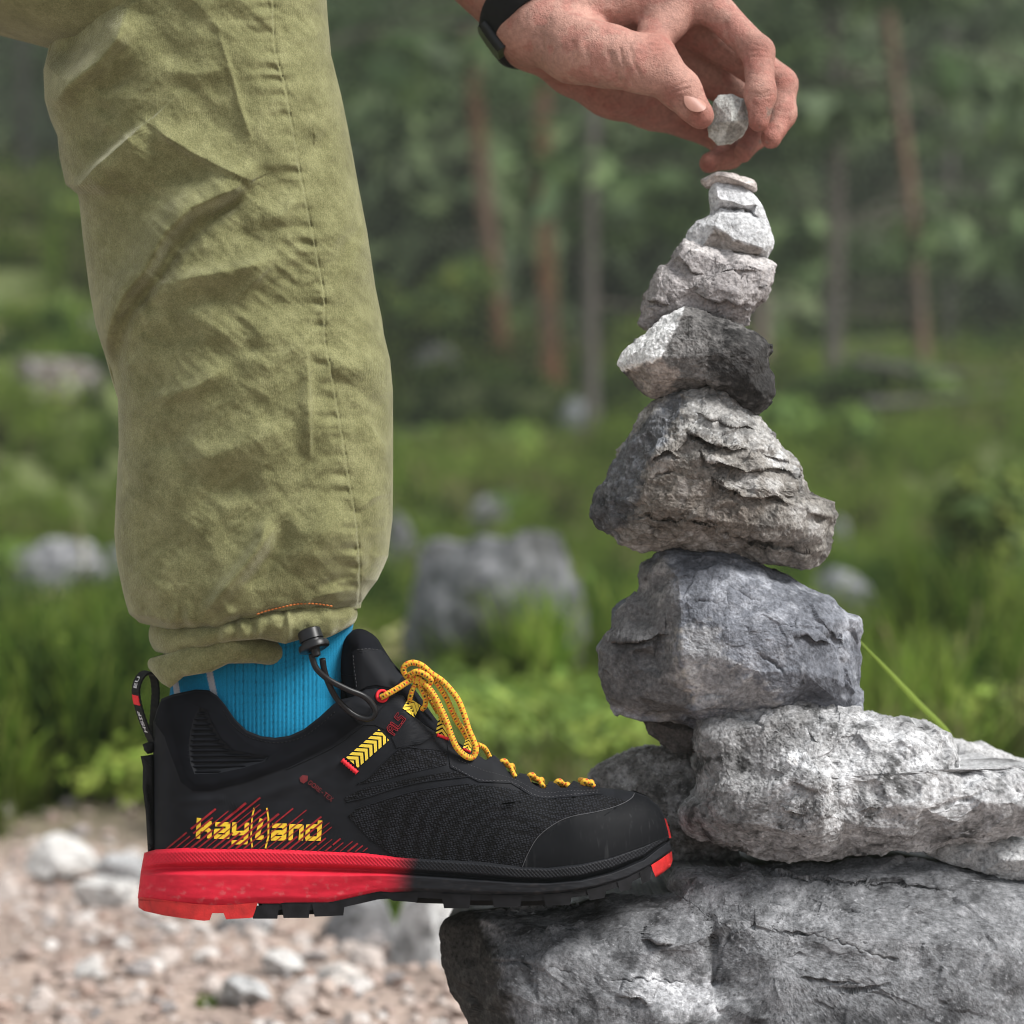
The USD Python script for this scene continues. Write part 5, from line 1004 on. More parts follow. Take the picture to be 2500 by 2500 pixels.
cb_ = wc + dn * 0.0315 + np.array([0, -0.010, 0])
obj('clasp', cb_ + bv_[:, :1] * axw + bv_[:, 1:2] * np.array([0, 1.0, 0]) + bv_[:, 2:] * dn, np.array(bx.faces), M['black_plastic'], watch, smooth=40)
# ------------------------------------------------------------------ ground, gravel, meadow, wood
GD = np.array([-6, 3.6, 4.4, 5.2, 7, 10, 14, 20, 30, 45, 70, 100, 200], float)
GZ = np.array([0.06, 0.06, 0.065, 0.08, 0.16, 0.42, 0.90, 1.62, 3.4, 8.5, 19, 30, 50], float)
_gz = PchipInterpolator(GD, GZ)
def ground_z(x, y):
    x, y = np.asarray(x, float), np.asarray(y, float); d = y + D
    p = np.stack([x, y, 0 * x], -1)
    far = sm(4, 12, d)
    q_ = -x / np.maximum(d, 1)
    hump = 1.15 * sm(6, 17, d) * sm(0.06, 0.19, q_) + 0.10 * sm(3.25, 3.8, d + 0.75 * sm(-0.55, 0.1, x)) * (1 - sm(6, 9, d))
    return hump + far * 0.30 * (fbm(p * 0.9 + 3, 3, 6) - 0.5) + _gz(np.clip(d, -6, 200)) + 0.025 * (fbm(p * 1.8, 3, 2) - 0.5) + far * 0.5 * (fbm(p * 0.22, 3, 5) - 0.5) + sm(3.5, 6, d) * sm(0.5, 2.0, -x) * 0.06
def at(px, pz, d):
    """The point at distance d from the camera seen at the photograph's pixel (px, pz)."""
    return P(px, pz, d - D)
gx = np.r_[np.linspace(-90, -6, 36)[:-1], np.linspace(-6, 6, 220), np.linspace(6, 90, 36)[1:]]
gy = np.r_[np.linspace(-8, -1, 12)[:-1], np.linspace(-1, 6, 180), np.linspace(6.1, 30, 90), np.linspace(31, 100, 40)]
GX, GY = np.meshgrid(gx, gy, indexing='ij')
gv = np.stack([GX, GY, ground_z(GX, GY)], -1)
pgr = np.stack([GX, GY, 0 * GX], -1)
edge_d = 3.32 - 0.75 * sm(-0.55, 0.1, GX) + 0.8 * (fbm(pgr * 1.1, 3, 9) - 0.5)
grav = 1 - sm(-0.25, 0.25, GY + D - edge_d)
n1 = fbm(pgr * 3.0, 4, 11)[..., None]; n2 = fbm(pgr * 14.0, 3, 15)[..., None]
cg = np.array([0.30, 0.235, 0.20]) * (0.55 + 0.9 * n2); cs = (np.array([0.095, 0.115, 0.042]) + np.array([0.02, 0.05, 0.01]) * sm(14, 24, GY)[..., None]) * (0.45 + 1.1 * n1)
gc = cs * (1 - grav[..., None]) + cg * grav[..., None]
bank = (np.exp(-((GY + D - edge_d - 0.12) / 0.16) ** 2) * 0.9)[..., None]; gc = gc * (1 - bank) + np.array([0.075, 0.056, 0.038]) * (0.5 + n2) * bank
M['ground'] = mat_col('soil_and_grit', rough=0.95, bump=0.8, bscale=90, bdist=0.01, var=0.45, vscale=70, spec=0.15)
g_ = obj('ground', gv.reshape(-1, 3), grid_faces(len(gx), len(gy)), M['ground'], None, col=gc.reshape(-1, 3)); tag(g_, kind='structure')

def pebble(seed, sub=2, flat=0.7):
    m_ = trimesh.creation.icosphere(sub, 1.0); v = np.array(m_.vertices); rng = np.random.default_rng(seed)
    for _ in range(9):
        n = rng.normal(size=3); n /= np.linalg.norm(n); h = rng.uniform(0.45, 0.85); k = v @ n; v = v - np.maximum(k - h, 0)[:, None] * n
    v = v * (1 + 0.18 * (vnoise(v * 2.2 + seed, seed) - 0.5))[:, None]; v = v * [1, rng.uniform(.7, 1), flat * rng.uniform(.7, 1.1)]
    return v, np.array(m_.faces)
def set_normals(msh, nrm):
    nrm = nrm / (np.linalg.norm(nrm, axis=1, keepdims=True) + 1e-9)
    m_ = UsdGeom.Mesh(msh); m_.CreateNormalsAttr(Vt.Vec3fArray.FromNumpy(nrm.astype(np.float32))); m_.SetNormalsInterpolation('vertex')
def instancer(name, protos, pos, idx, scl, quat, label, cat, kind='stuff', nrmfn=None):
    pi = UsdGeom.PointInstancer.Define(stage, '/World/' + name); rel = pi.CreatePrototypesRel()
    for k, (nm, v, f, c, mt, smo) in enumerate(protos):
        path = numbered('/World/%s/%s' % (name, nm)); msh = usdkit.mesh(stage, path, trimesh.Trimesh(v, f, process=False), mt, smooth=smo)
        if c is not None: UsdGeom.PrimvarsAPI(msh).CreatePrimvar('col', T.Color3fArray, 'vertex').Set(Vt.Vec3fArray.FromNumpy(np.asarray(c, np.float32)))
        if nrmfn is not None: set_normals(msh.GetPrim(), nrmfn(v))
        rel.AddTarget(path)
    pi.CreatePositionsAttr(Vt.Vec3fArray.FromNumpy(np.asarray(pos, np.float32))); pi.CreateProtoIndicesAttr(Vt.IntArray.FromNumpy(np.asarray(idx, np.int32)))
    pi.CreateScalesAttr(Vt.Vec3fArray.FromNumpy(np.asarray(scl, np.float32)))
    pi.CreateOrientationsAttr(Vt.QuathArray([Gf.Quath(float(q[0]), float(q[1]), float(q[2]), float(q[3])) for q in quat]))
    return tag(pi, label, cat, kind=kind)
def zquat(a): return np.stack([np.cos(a / 2), 0 * a, 0 * a, np.sin(a / 2)], 1)
rng = np.random.default_rng(11)
PEBC = [(0.44,0.385,0.355), (0.36,0.285,0.25), (0.30,0.22,0.185), (0.55,0.52,0.50), (0.25,0.23,0.225), (0.40,0.325,0.285)]
protos = []
for k in range(8):
    v, f = pebble(50 + k); protos.append(('pebble', v, f, np.tile(np.array(PEBC[k % 6]) * 0.84, (len(v), 1)), M['stone'], False))
n = 20000; y = (rng.random(n) ** 1.2) * 4.6 - 0.9 ; x = rng.uniform(-1, 1, n) * (0.5 + 0.30 * (y + 1.5)) - 0.15
d = y + D; keep = (d < 3.32 - 0.75 * sm(-0.55, 0.1, x) + 0.8 * (fbm(np.stack([x, y, 0 * x], 1) * 1.1, 3, 9) - 0.5) + 0.15 * rng.normal(size=n)) & ~((np.abs(x - 0.17) < 0.26) & (y > -0.1) & (y < 0.35))
x, y = x[keep], y[keep]; n = len(x); s = 0.0045 + 0.012 * rng.random(n) ** 2.3 + (rng.random(n) < 0.03) * 0.014 * rng.random(n)
instancer('gravel', protos, np.stack([x, y, ground_z(x, y) + 0.3 * s], 1), rng.integers(0, 8, n), np.stack([s, s, s], 1), zquat(rng.uniform(0, 2 * PI, n)), 'pale pinkish white gravel strewn over the path at lower left', 'gravel')

def rock(label, px, pz_base, w_px, h_px, d, base, seed, cat='stone', flat=None, group=None, dark=(0.07,0.07,0.07), light=(0.45,0.45,0.45), name='stone', sink=0.25):
    """A loose rock whose visible part spans w_px by h_px at distance d, sunk into the ground."""
    if d > 5:
        dd = np.linspace(4, 40, 1500); pr = at(np.full(1500, px), np.full(1500, pz_base), dd); hit = np.argmax(pr[:, 2] < ground_z(pr[:, 0], pr[:, 1])); d = dd[hit] if hit > 0 else d
    sc = K / D * d; w, h = w_px * sc, h_px * sc; c = at(px, pz_base, d)
    m_ = trimesh.creation.icosphere(5, 1.0); v = np.array(m_.vertices); r_ = np.random.default_rng(seed)
    for _ in range(16):
        n_ = r_.normal(size=3); n_ /= np.linalg.norm(n_); hh = r_.uniform(0.5, 0.9); k = v @ n_; v = v - np.maximum(k - hh, 0)[:, None] * n_
    v = v / np.abs(v).max(0); v = np.sign(v) * np.abs(v) ** 0.84
    nr_ = v / np.linalg.norm(v, axis=1, keepdims=True)
    v = v * (1 + 0.22 * (fbm(v * 1.7 + seed, 4, seed) - 0.5) + 0.12 * (ridged(v * 4 + seed, 3, seed) - 0.5) + chips(v, 0.35, 0.12, seed))[:, None]
    v = v * [w / 2, w / 2 * 0.85, h / (2 - 2 * sink)]; v[:, 2] += c[2] + h / (2 - 2 * sink) - h * sink; v[:, :2] += c[:2]
    n1_ = fbm(v / w * 5, 4, seed); n2_ = fbm(v / w * 16, 3, seed + 4); col = np.tile(base, (len(v), 1)); col = mixc(col, dark, 0.7 * sm(.5, .68, n1_)); col = mixc(col, light, 0.6 * sm(.52, .7, n2_))
    o = obj(name, v, np.array(m_.faces), M['stone'], None, col=col, smooth=True, loc=(c[0], c[1], c[2])); tag(o, label, cat, group); return o
W_, G_, DK, PK = (0.44,0.425,0.41), (0.24,0.24,0.245), (0.11,0.11,0.115), (0.34,0.29,0.265)
rock('flat white stone lying on the gravel left of the shoe heel', 150, 2128, 175, 82, 3.1, W_, 61, light=(0.62,0.62,0.61), dark=(0.4,0.38,0.36))
rock('grey stone on the gravel close behind the red heel', 300, 2180, 140, 110, 3.1, (0.33,0.33,0.335), 62)
rock('whitish stone half hidden behind the red heel of the shoe', 265, 2215, 170, 75, 2.9, W_, 63)
rock('dark grey rock on the gravel seen under the arch of the shoe', 880, 2345, 190, 175, 2.62, (0.15,0.15,0.155), 64, dark=(0.07,0.07,0.07), light=(0.25,0.25,0.26))
rock('pale grey rock between the dark rock and the slab', 1050, 2385, 210, 220, 2.5, (0.42,0.42,0.42), 65)
rock('grey stone on the gravel below the red heel', 610, 2310, 170, 70, 2.7, (0.30,0.285,0.28), 66)
rock('white stone on the gravel near the bottom edge below the heel', 690, 2375, 120, 52, 2.45, W_, 67)
rock('small white stone at the bottom left corner of the gravel', 215, 2395, 90, 46, 2.4, W_, 68)
rock('grey stone at the bottom edge, nearest on the gravel', 600, 2440, 120, 62, 2.3, (0.36,0.36,0.36), 69)
rock('light stone on the gravel by a green sprout left of the slab', 830, 2410, 130, 55, 2.4, (0.47,0.43,0.40), 70)
rock('big grey boulder in the grass between trouser leg and cairn', 1230, 1705, 430, 415, 5.9, (0.085,0.088,0.092), 91, name='boulder', cat='boulder', light=(0.24,0.24,0.255), sink=0.15)
rock('lower grey rock leaning against the big boulder, close to the trousers', 1080, 1700, 220, 300, 5.8, (0.12,0.123,0.127), 97, light=(0.26,0.26,0.27), sink=0.15)
rock('small dark rock in the grass against the right edge of the trousers', 975, 1430, 110, 170, 7.0, (0.06,0.06,0.065), 72)
rock('grey rock in the meadow left of the trouser leg', 160, 1480, 320, 150, 6.6, (0.17,0.17,0.18), 73)
rock('small grey rock at the left edge just above the larger meadow rock', 85, 1425, 140, 80, 7.5, (0.20,0.20,0.21), 83)
rock('grey rock in the grass touching the trouser leg, level with its lower end', 265, 1430, 130, 90, 7.5, (0.22,0.22,0.23), 84)
rock('small pale rock in the grass at the left edge under the meadow rocks', 85, 1680, 80, 60, 5.2, (0.34,0.34,0.345), 85)
rock('dark grey rock high in the meadow, left of the orange trunk foot', 1180, 1290, 120, 70, 9.0, (0.10,0.10,0.105), 86)
rock('greyish rock lower in the grass left of the hem', 130, 1590, 150, 90, 6.0, (0.27,0.27,0.28), 74)
rock('small white stone in the grass left of the pull loop', 236, 1815, 70, 90, 4.6, W_, 75)
rock('second small white stone in the grass, close beside the pull loop', 303, 1830, 52, 62, 4.5, W_, 76)
rock('pinkish brown rock high in the meadow behind the left of the trousers', 130, 985, 240, 120, 14.0, (0.11,0.092,0.08), 77, name='boulder', cat='boulder', dark=(0.12,0.1,0.09))
rock('pale rock touching the left edge of the trousers', 232, 850, 70, 70, 14.5, (0.33,0.31,0.30), 78)
rock('pale grey rock on the slope right of the trousers', 1065, 915, 130, 80, 15.5, (0.24,0.24,0.245), 79, light=(0.3,0.3,0.3))
rock('grey rock at the foot of the dark trunk', 1400, 1060, 90, 80, 13.5, (0.14,0.15,0.16), 80, light=(0.22,0.23,0.25))
rock('dark grey rock in the meadow right of the cairn', 2070, 1540, 190, 150, 7.0, (0.13,0.135,0.15), 81, name='boulder', cat='boulder')
rock('small dark rock right of the layered stone of the cairn', 2045, 1375, 70, 100, 8.5, (0.08,0.085,0.09), 82)

# foliage materials
def leafmat(name, tr=0.35, hue=0.06):
    return usdkit.material(stage, '/World/Looks/' + name, {
        'a': ('attribute', {'attribute': 'col'}), 'oi': ('object_info', {}), 'mr': ('map_range', {'to_min': 0.72, 'to_max': 1.3}), 'vm': ('vector_math', {'math_type': 'scale'}),
        'p': ('principled_bsdf', {'roughness': 0.6, 'specular_ior_level': 0.25}), 't': ('translucent_bsdf', {}), 'm': ('mix_closure', {'fac': tr})},
        [('oi.random', 'mr.value'), ('a.color', 'vm.vector1'), ('mr.result', 'vm.scale'), ('vm.vector', 'p.base_color'), ('vm.vector', 't.color'), ('p.BSDF', 'm.closure1'), ('t.BSDF', 'm.closure2')], surface='m.closure')
M['leaf'] = leafmat('leaves'); M['needle'] = leafmat('needles', 0.3)
M['bark'] = mat_col('bark', rough=0.95, bump=0.9, bscale=60, bdist=0.02, var=0.45, vscale=22, spec=0.1)
def blades(n, h, spread, w, cols, seed, droop=0.5, rad=None):
    """A tuft of bent grass blades."""
    r_ = np.random.default_rng(seed); a = r_.uniform(0, 2 * PI, n); hh = h * r_.uniform(0.45, 1.0, n); r0 = (rad or spread * 0.35) * np.sqrt(r_.random(n)); aa = r_.uniform(0, 2 * PI, n); lean = spread * r_.uniform(0.2, 1.0, n)
    t = np.array([0, 0.35, 0.7, 1.0]); base = np.stack([r0 * np.cos(aa), r0 * np.sin(aa), 0 * aa], 1)
    dirv_ = np.stack([np.cos(a), np.sin(a)], 1); side = np.stack([-np.sin(a), np.cos(a)], 1); V, F, C = [], [], []
    for i, tt in enumerate(t):
        c = base.copy(); c[:, :2] += dirv_ * (lean * tt ** 1.8)[:, None]; c[:, 2] += hh * (tt - droop * 0.35 * tt ** 3)
        ww = w * (1 - 0.85 * tt) * 0.5
        V += [np.c_[c[:, :2] + side * ww, c[:, 2]], np.c_[c[:, :2] - side * ww, c[:, 2]]]
    V = np.stack(V, 1); k = np.arange(n) * 8; fl = (dirv_[:, 1] > 0)
    for i in range(3):
        o = i * 2; F += [np.where(fl[:, None], t_[:, ::-1], t_) for t_ in (np.stack([k + o, k + o + 1, k + o + 3], 1), np.stack([k + o, k + o + 3, k + o + 2], 1))]
    cc = np.array(cols)[r_.integers(0, len(cols), n)] * r_.uniform(0.75, 1.25, n)[:, None]
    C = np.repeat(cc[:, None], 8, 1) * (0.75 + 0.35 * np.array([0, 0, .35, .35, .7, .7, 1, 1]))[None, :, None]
    return V.reshape(-1, 3), np.vstack(F), C.reshape(-1, 3)
GR1 = [(0.155,0.245,0.035), (0.21,0.30,0.05), (0.11,0.20,0.03), (0.25,0.31,0.075)]
GR2 = [(0.07,0.13,0.028), (0.085,0.145,0.03), (0.055,0.105,0.026)]; GR3 = [(0.26,0.24,0.115), (0.19,0.20,0.07), (0.11,0.165,0.04)]
protos = []
for k in range(9):
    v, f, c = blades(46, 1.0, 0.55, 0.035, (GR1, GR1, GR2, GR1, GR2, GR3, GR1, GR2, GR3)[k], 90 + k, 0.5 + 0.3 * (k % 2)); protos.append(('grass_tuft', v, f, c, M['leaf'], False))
n = 24000; d = 2.7 + 27 * rng.random(n) ** 1.55; x = rng.uniform(-1, 1, n) * (0.42 * d + 0.7); y = d - D
dens = fbm(np.stack([x, y, 0 * x], 1) * 0.9, 3, 33) ; keep = (rng.random(n) < sm(0.30, 0.55, dens) * (0.35 + 0.65 * sm(4.0, 5.2, d))) | (rng.random(n) < 0.12)
keep &= d > 3.32 - 0.75 * sm(-0.55, 0.1, x) + 0.1 + 0.8 * (fbm(np.stack([x, y, 0 * x], 1) * 1.1, 3, 9) - 0.5) + 0.15 * rng.normal(size=n)
keep &= ~((np.abs(x - (1215 - 1250) * K / D * 5.9) < 0.17) & (np.abs(y - 4.4) < 0.22))
x, y, d = x[keep], y[keep], d[keep]; n = len(x); low = 1 - 0.45 * (np.abs(x + 0.0) < 0.30) * (d < 5.9)
h = low * (0.07 + 0.13 * rng.random(n)) * (1 + 0.05 * (d - 4)) * (0.6 + 0.9 * fbm(np.stack([x, y, 0 * x], 1) * 0.7, 2, 44))
pat = fbm(np.stack([x, y, 0 * x], 1) * 0.8, 3, 55); idx = np.where(pat > 0.60, rng.choice([2, 4, 7, 0], n), np.where(pat < 0.46, rng.choice([5, 8, 3, 0], n), rng.choice([0, 1, 3, 6], n)))
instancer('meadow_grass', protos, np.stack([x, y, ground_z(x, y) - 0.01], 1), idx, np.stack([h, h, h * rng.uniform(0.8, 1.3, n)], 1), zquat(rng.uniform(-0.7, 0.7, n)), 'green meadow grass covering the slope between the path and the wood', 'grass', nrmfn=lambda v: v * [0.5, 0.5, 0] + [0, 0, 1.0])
def leafcloud(n, size, rad, cols, seed, up=0.3, shell=0.5):
    r_ = np.random.default_rng(seed); p = r_.normal(size=(n, 3)); p /= np.linalg.norm(p, axis=1, keepdims=True); p *= (r_.random(n) ** shell)[:, None] * rad
    nn = p / np.asarray(rad) + 0.45 * r_.normal(size=(n, 3)) + [0, -0.15, 0.45 + up]; nn /= np.linalg.norm(nn, axis=1, keepdims=True)
    a = np.cross(nn, r_.normal(size=(n, 3))); a /= np.linalg.norm(a, axis=1, keepdims=True); b = np.cross(a, nn)
    s = size * r_.uniform(0.6, 1.2, n)[:, None]
    V = np.stack([p - a * s, p + b * s * 0.42, p + a * s, p - b * s * 0.42], 1); k = np.arange(n) * 4
    c = np.array(cols)[r_.integers(0, len(cols), n)] * r_.uniform(0.7, 1.3, n)[:, None]
    return V.reshape(-1, 3), np.vstack([np.stack([k, k + 1, k + 2], 1), np.stack([k, k + 2, k + 3], 1)]), np.repeat(c, 4, 0), p
def herb(seed, cols):
    v, f, c, _ = leafcloud(170, 0.16, np.array([1.0, 1.0, 0.38]), cols, seed, 0.5, 0.6); return ('leafy_herb', v + [0, 0, 0.25], f, c, M['leaf'], False)
HC = [[(0.18,0.26,0.042), (0.23,0.29,0.055)], [(0.14,0.23,0.04), (0.18,0.27,0.05)], [(0.30,0.27,0.13), (0.24,0.24,0.10)], [(0.07,0.12,0.035), (0.09,0.145,0.04)], [(0.16,0.24,0.05), (0.13,0.21,0.04)]]
n = 7000; d = 3.5 + 43 * rng.random(n) ** 1.35; x = rng.uniform(-1, 1, n) * (0.45 * d + 0.5); y = d - D; q_ = np.stack([x, y, 0 * x], 1)
keep = (fbm(q_ * 0.75, 3, 71) > 0.50) & ~((np.abs(x + 0.02) < 0.26) & (y > 4.0) & (y < 4.7)); x, y, d, q_ = x[keep], y[keep], d[keep], q_[keep]; n = len(x)
hp = fbm(q_ * 0.45, 3, 81); idx = np.where(hp > 0.56, rng.choice([0, 0, 4], n), np.where(hp < 0.43, rng.choice([2, 3, 1], n), rng.choice([1, 4, 3, 2], n))); s = (0.05 + 0.09 * rng.random(n)) * (0.7 + 0.05 * d + 0.06 * np.maximum(0, d - 16))
instancer('meadow_herbs', [herb(300 + k, HC[k]) for k in range(5)], np.stack([x, y, ground_z(x, y)], 1), idx, np.stack([s, s, s * rng.uniform(.8, 1.6, n)], 1), zquat(rng.uniform(-0.7, 0.7, n)), 'low leafy herbs and dry plants scattered over the meadow', 'herbs')
# tall tufts that can be told apart
def tuft(label, px, pz, d, h_px, cols, seed, n=160, spread=0.5, group=None):
    h_ = h_px * K / D * d; c = at(px, pz, d); c[2] = ground_z(c[0], c[1]) - 0.01
    v, f, cc = blades(n, h_ * 1.25, h_ * spread, 0.010 + 0.003 * (d > 6), cols, seed, 0.6, rad=h_ * 0.28)
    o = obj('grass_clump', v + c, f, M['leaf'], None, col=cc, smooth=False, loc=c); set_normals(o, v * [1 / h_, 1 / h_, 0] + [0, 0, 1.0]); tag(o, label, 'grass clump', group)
tuft('tall dark green grass clump at the edge of the gravel, left margin', 110, 1960, 3.55, 430, GR1 + GR2, 101, 320, 0.45)
tuft('dark grass clump at the edge of the gravel just left of the pull loop', 270, 1940, 3.6, 380, GR2 + GR1, 102, 260, 0.5)
tuft('bright grass clump in the meadow left of the trouser hem', 200, 1700, 5.0, 260, GR1, 103, 200, 0.5)
tuft('grass clump in front of the grey boulder between leg and cairn', 1300, 1800, 4.4, 330, GR1, 104, 260, 0.6)
tuft('low grass clump right behind the lace loops of the shoe', 1130, 1800, 4.5, 210, GR1, 105, 220, 0.7)
tuft('dark grass clump below the block stone, left of the cairn base', 1470, 1800, 4.6, 330, GR1 + GR2, 106, 260, 0.5)
tuft('tall grass clump right of the base stone of the cairn', 2300, 1850, 4.7, 420, GR1 + GR2, 107, 300, 0.5)
tuft('dry tipped grass clump at the right edge above the base stone', 2430, 1800, 4.9, 360, GR1 + GR3, 108, 260, 0.5)
tuft('yellowish grass clump behind the cord lock and tongue', 930, 1640, 4.9, 210, GR1 + GR3, 109, 220, 0.6)
tuft('small green sprout on the gravel between the two rocks by the slab', 950, 2300, 2.7, 150, GR1, 110, 60, 0.5)
tuft('tiny green sprout on the gravel below the arch of the shoe', 505, 2440, 2.3, 70, GR1, 111, 26, 0.6)
# the single blade leaning over the base stone and pale grass stalks
q = spline([(2080,1545,.16),(2110,1578,.16),(2170,1640,.165),(2240,1715,.17),(2310,1785,.175),(2330,1830,.18)], 6)
w = P(q[:, 0], q[:, 1], q[:, 2]); tt = np.linspace(0, 1, len(w)); ww = (0.0020 * np.minimum(1, 0.2 + 1.5 * tt))[:, None] * np.array([0.7, 0.2, 0.7])
V = np.stack([w - ww, w + [0, -0.0008, 0], w + ww], 1).reshape(-1, 3); t_ = thing('grass_stalk', 'single light green grass blade leaning from behind the base stone', 'grass stalk', w[-1]); obj('leaf', V, grid_faces(len(w), 3), M['leaf'], t_, col=np.tile((0.20,0.28,0.045), (len(V), 1)))
def stalk(label, p0, p1, d, seed, col=(0.24,0.22,0.11)):
    a, b = at(*p0, d), at(*p1, d); q_ = np.linspace(0, 1, 24)[:, None]; c = a + (b - a) * q_ + np.array([0.03, 0, 0]) * np.sin(q_ * PI) * d / 5
    t_ = thing('grass_stalk', label, 'grass stalk', a); v, f = tube(c, 0.0012, 5); obj('stem', v, f, M['leaf'], t_, col=np.tile(col, (len(v), 1)))
    r_ = np.random.default_rng(seed); ms = []
    for k in range(60):
        u = r_.uniform(0.72, 1.0); cc = a + (b - a) * u + np.array([0.03, 0, 0]) * math.sin(u * PI) * d / 5; dr = r_.normal(size=3); dr /= np.linalg.norm(dr); e = cc + (dr * 0.016 + (b - a) / np.linalg.norm(b - a) * 0.016) * (1.25 - u)
        n_ = np.cross(dr, [0, 1, 0.3]); n_ /= np.linalg.norm(n_) + 1e-9; ms.append((np.array([cc, (cc + e) / 2 + n_ * 0.0022, e, (cc + e) / 2 - n_ * 0.0022]), np.array([[0, 1, 2], [0, 2, 3]])))
    v, f = cat_meshes(ms); obj('seed_head', v, f, M['leaf'], t_, col=np.tile(np.array(col) * 1.5, (len(v), 1)), smooth=False)
stalk('pale seed headed grass stalk leaning right, upper one at the right edge', (2230,1800), (2385,1470), 4.4, 1)
stalk('pale seed headed grass stalk leaning right, lower one at the right edge', (2210,1830), (2345,1560), 4.3, 2)
stalk('brownish upright grass stalk right of the blue grey block', (2165,1820), (2150,1520), 4.2, 3, (0.2,0.16,0.09))
stalk('dry grass stalk crossing in front of the grey boulder', (1180,1680), (1420,1390), 4.8, 4)
stalk('dry grass stalk left of the trousers above the clumps', (150,1640), (185,1270), 5.0, 5)

# shrubs
def shrub(label, px, pz, d, w_px, h_px, cols, seed, n=1100, leaf=0.05):
    sc = K / D * d; c = at(px, pz, d); c[2] = ground_z(c[0], c[1]); t_ = thing('shrub', label, 'shrub', c); H = at(px, pz - h_px, d)[2] - c[2]; r_ = np.random.default_rng(seed); st, lv = [], []
    for k in range(9):
        e = c + np.array([r_.uniform(-.5, .5) * w_px * sc, r_.uniform(-.3, .3) * w_px * sc, H * r_.uniform(.45, 1.0)]); q_ = np.stack([c, (c + e) / 2 + r_.normal(size=3) * 0.06 * H, e]); st.append(tube(spline(q_, H / 12), 0.006 * H, 5))
        v, f, cc, _ = leafcloud(n // 9, leaf, np.array([w_px * sc * 0.24, w_px * sc * 0.22, H * 0.24]), cols, seed * 10 + k); lv.append((v + e - [0, 0, H * 0.1], f, cc))
    v, f = cat_meshes(st); obj('stem', v, f, M['bark'], t_, col=np.tile((0.09,0.07,0.05), (len(v), 1)))
    v, f = cat_meshes([(a, b) for a, b, _ in lv]); obj('leaves', v, f, M['leaf'], t_, col=np.vstack([c_ for _, _, c_ in lv]), smooth=False)
LG, LY, LD = [(0.12,0.20,0.045), (0.15,0.23,0.05), (0.10,0.165,0.04)], [(0.17,0.23,0.035), (0.22,0.27,0.05), (0.12,0.18,0.03)], [(0.10,0.15,0.06), (0.125,0.18,0.07), (0.08,0.12,0.052)]
shrub('young yellow green shrub at the right edge above the meadow', 2330, 1500, 6.6, 260, 360, LY + LG, 121, 700, 0.035)
shrub('bright green bush at the left edge beside the trousers', 120, 860, 17, 330, 340, LY + LG, 122, 1200, 0.09)
shrub('green bush right of the trousers under the trunks', 1010, 900, 19, 330, 260, LG + LY, 123, 900, 0.10)
shrub('dark green bush behind the trunk pair left of the cairn', 1240, 900, 24, 420, 330, LD + LG, 124, 900, 0.12)
shrub('green bush right of the cairn below the pale trunk', 2120, 1120, 15, 360, 230, LG, 125, 900, 0.09)
shrub('yellow green bush beside the trousers knee, high on the slope', 960, 520, 26, 330, 420, LY + LG, 126, 800, 0.13)
shrub('dark bush at the far right above the fallen branches', 2420, 900, 24, 330, 330, LD, 127, 800, 0.12)
shrub('green bush behind the layered stone, right of the cairn', 1960, 1180, 13, 240, 190, LG, 128, 800, 0.08)

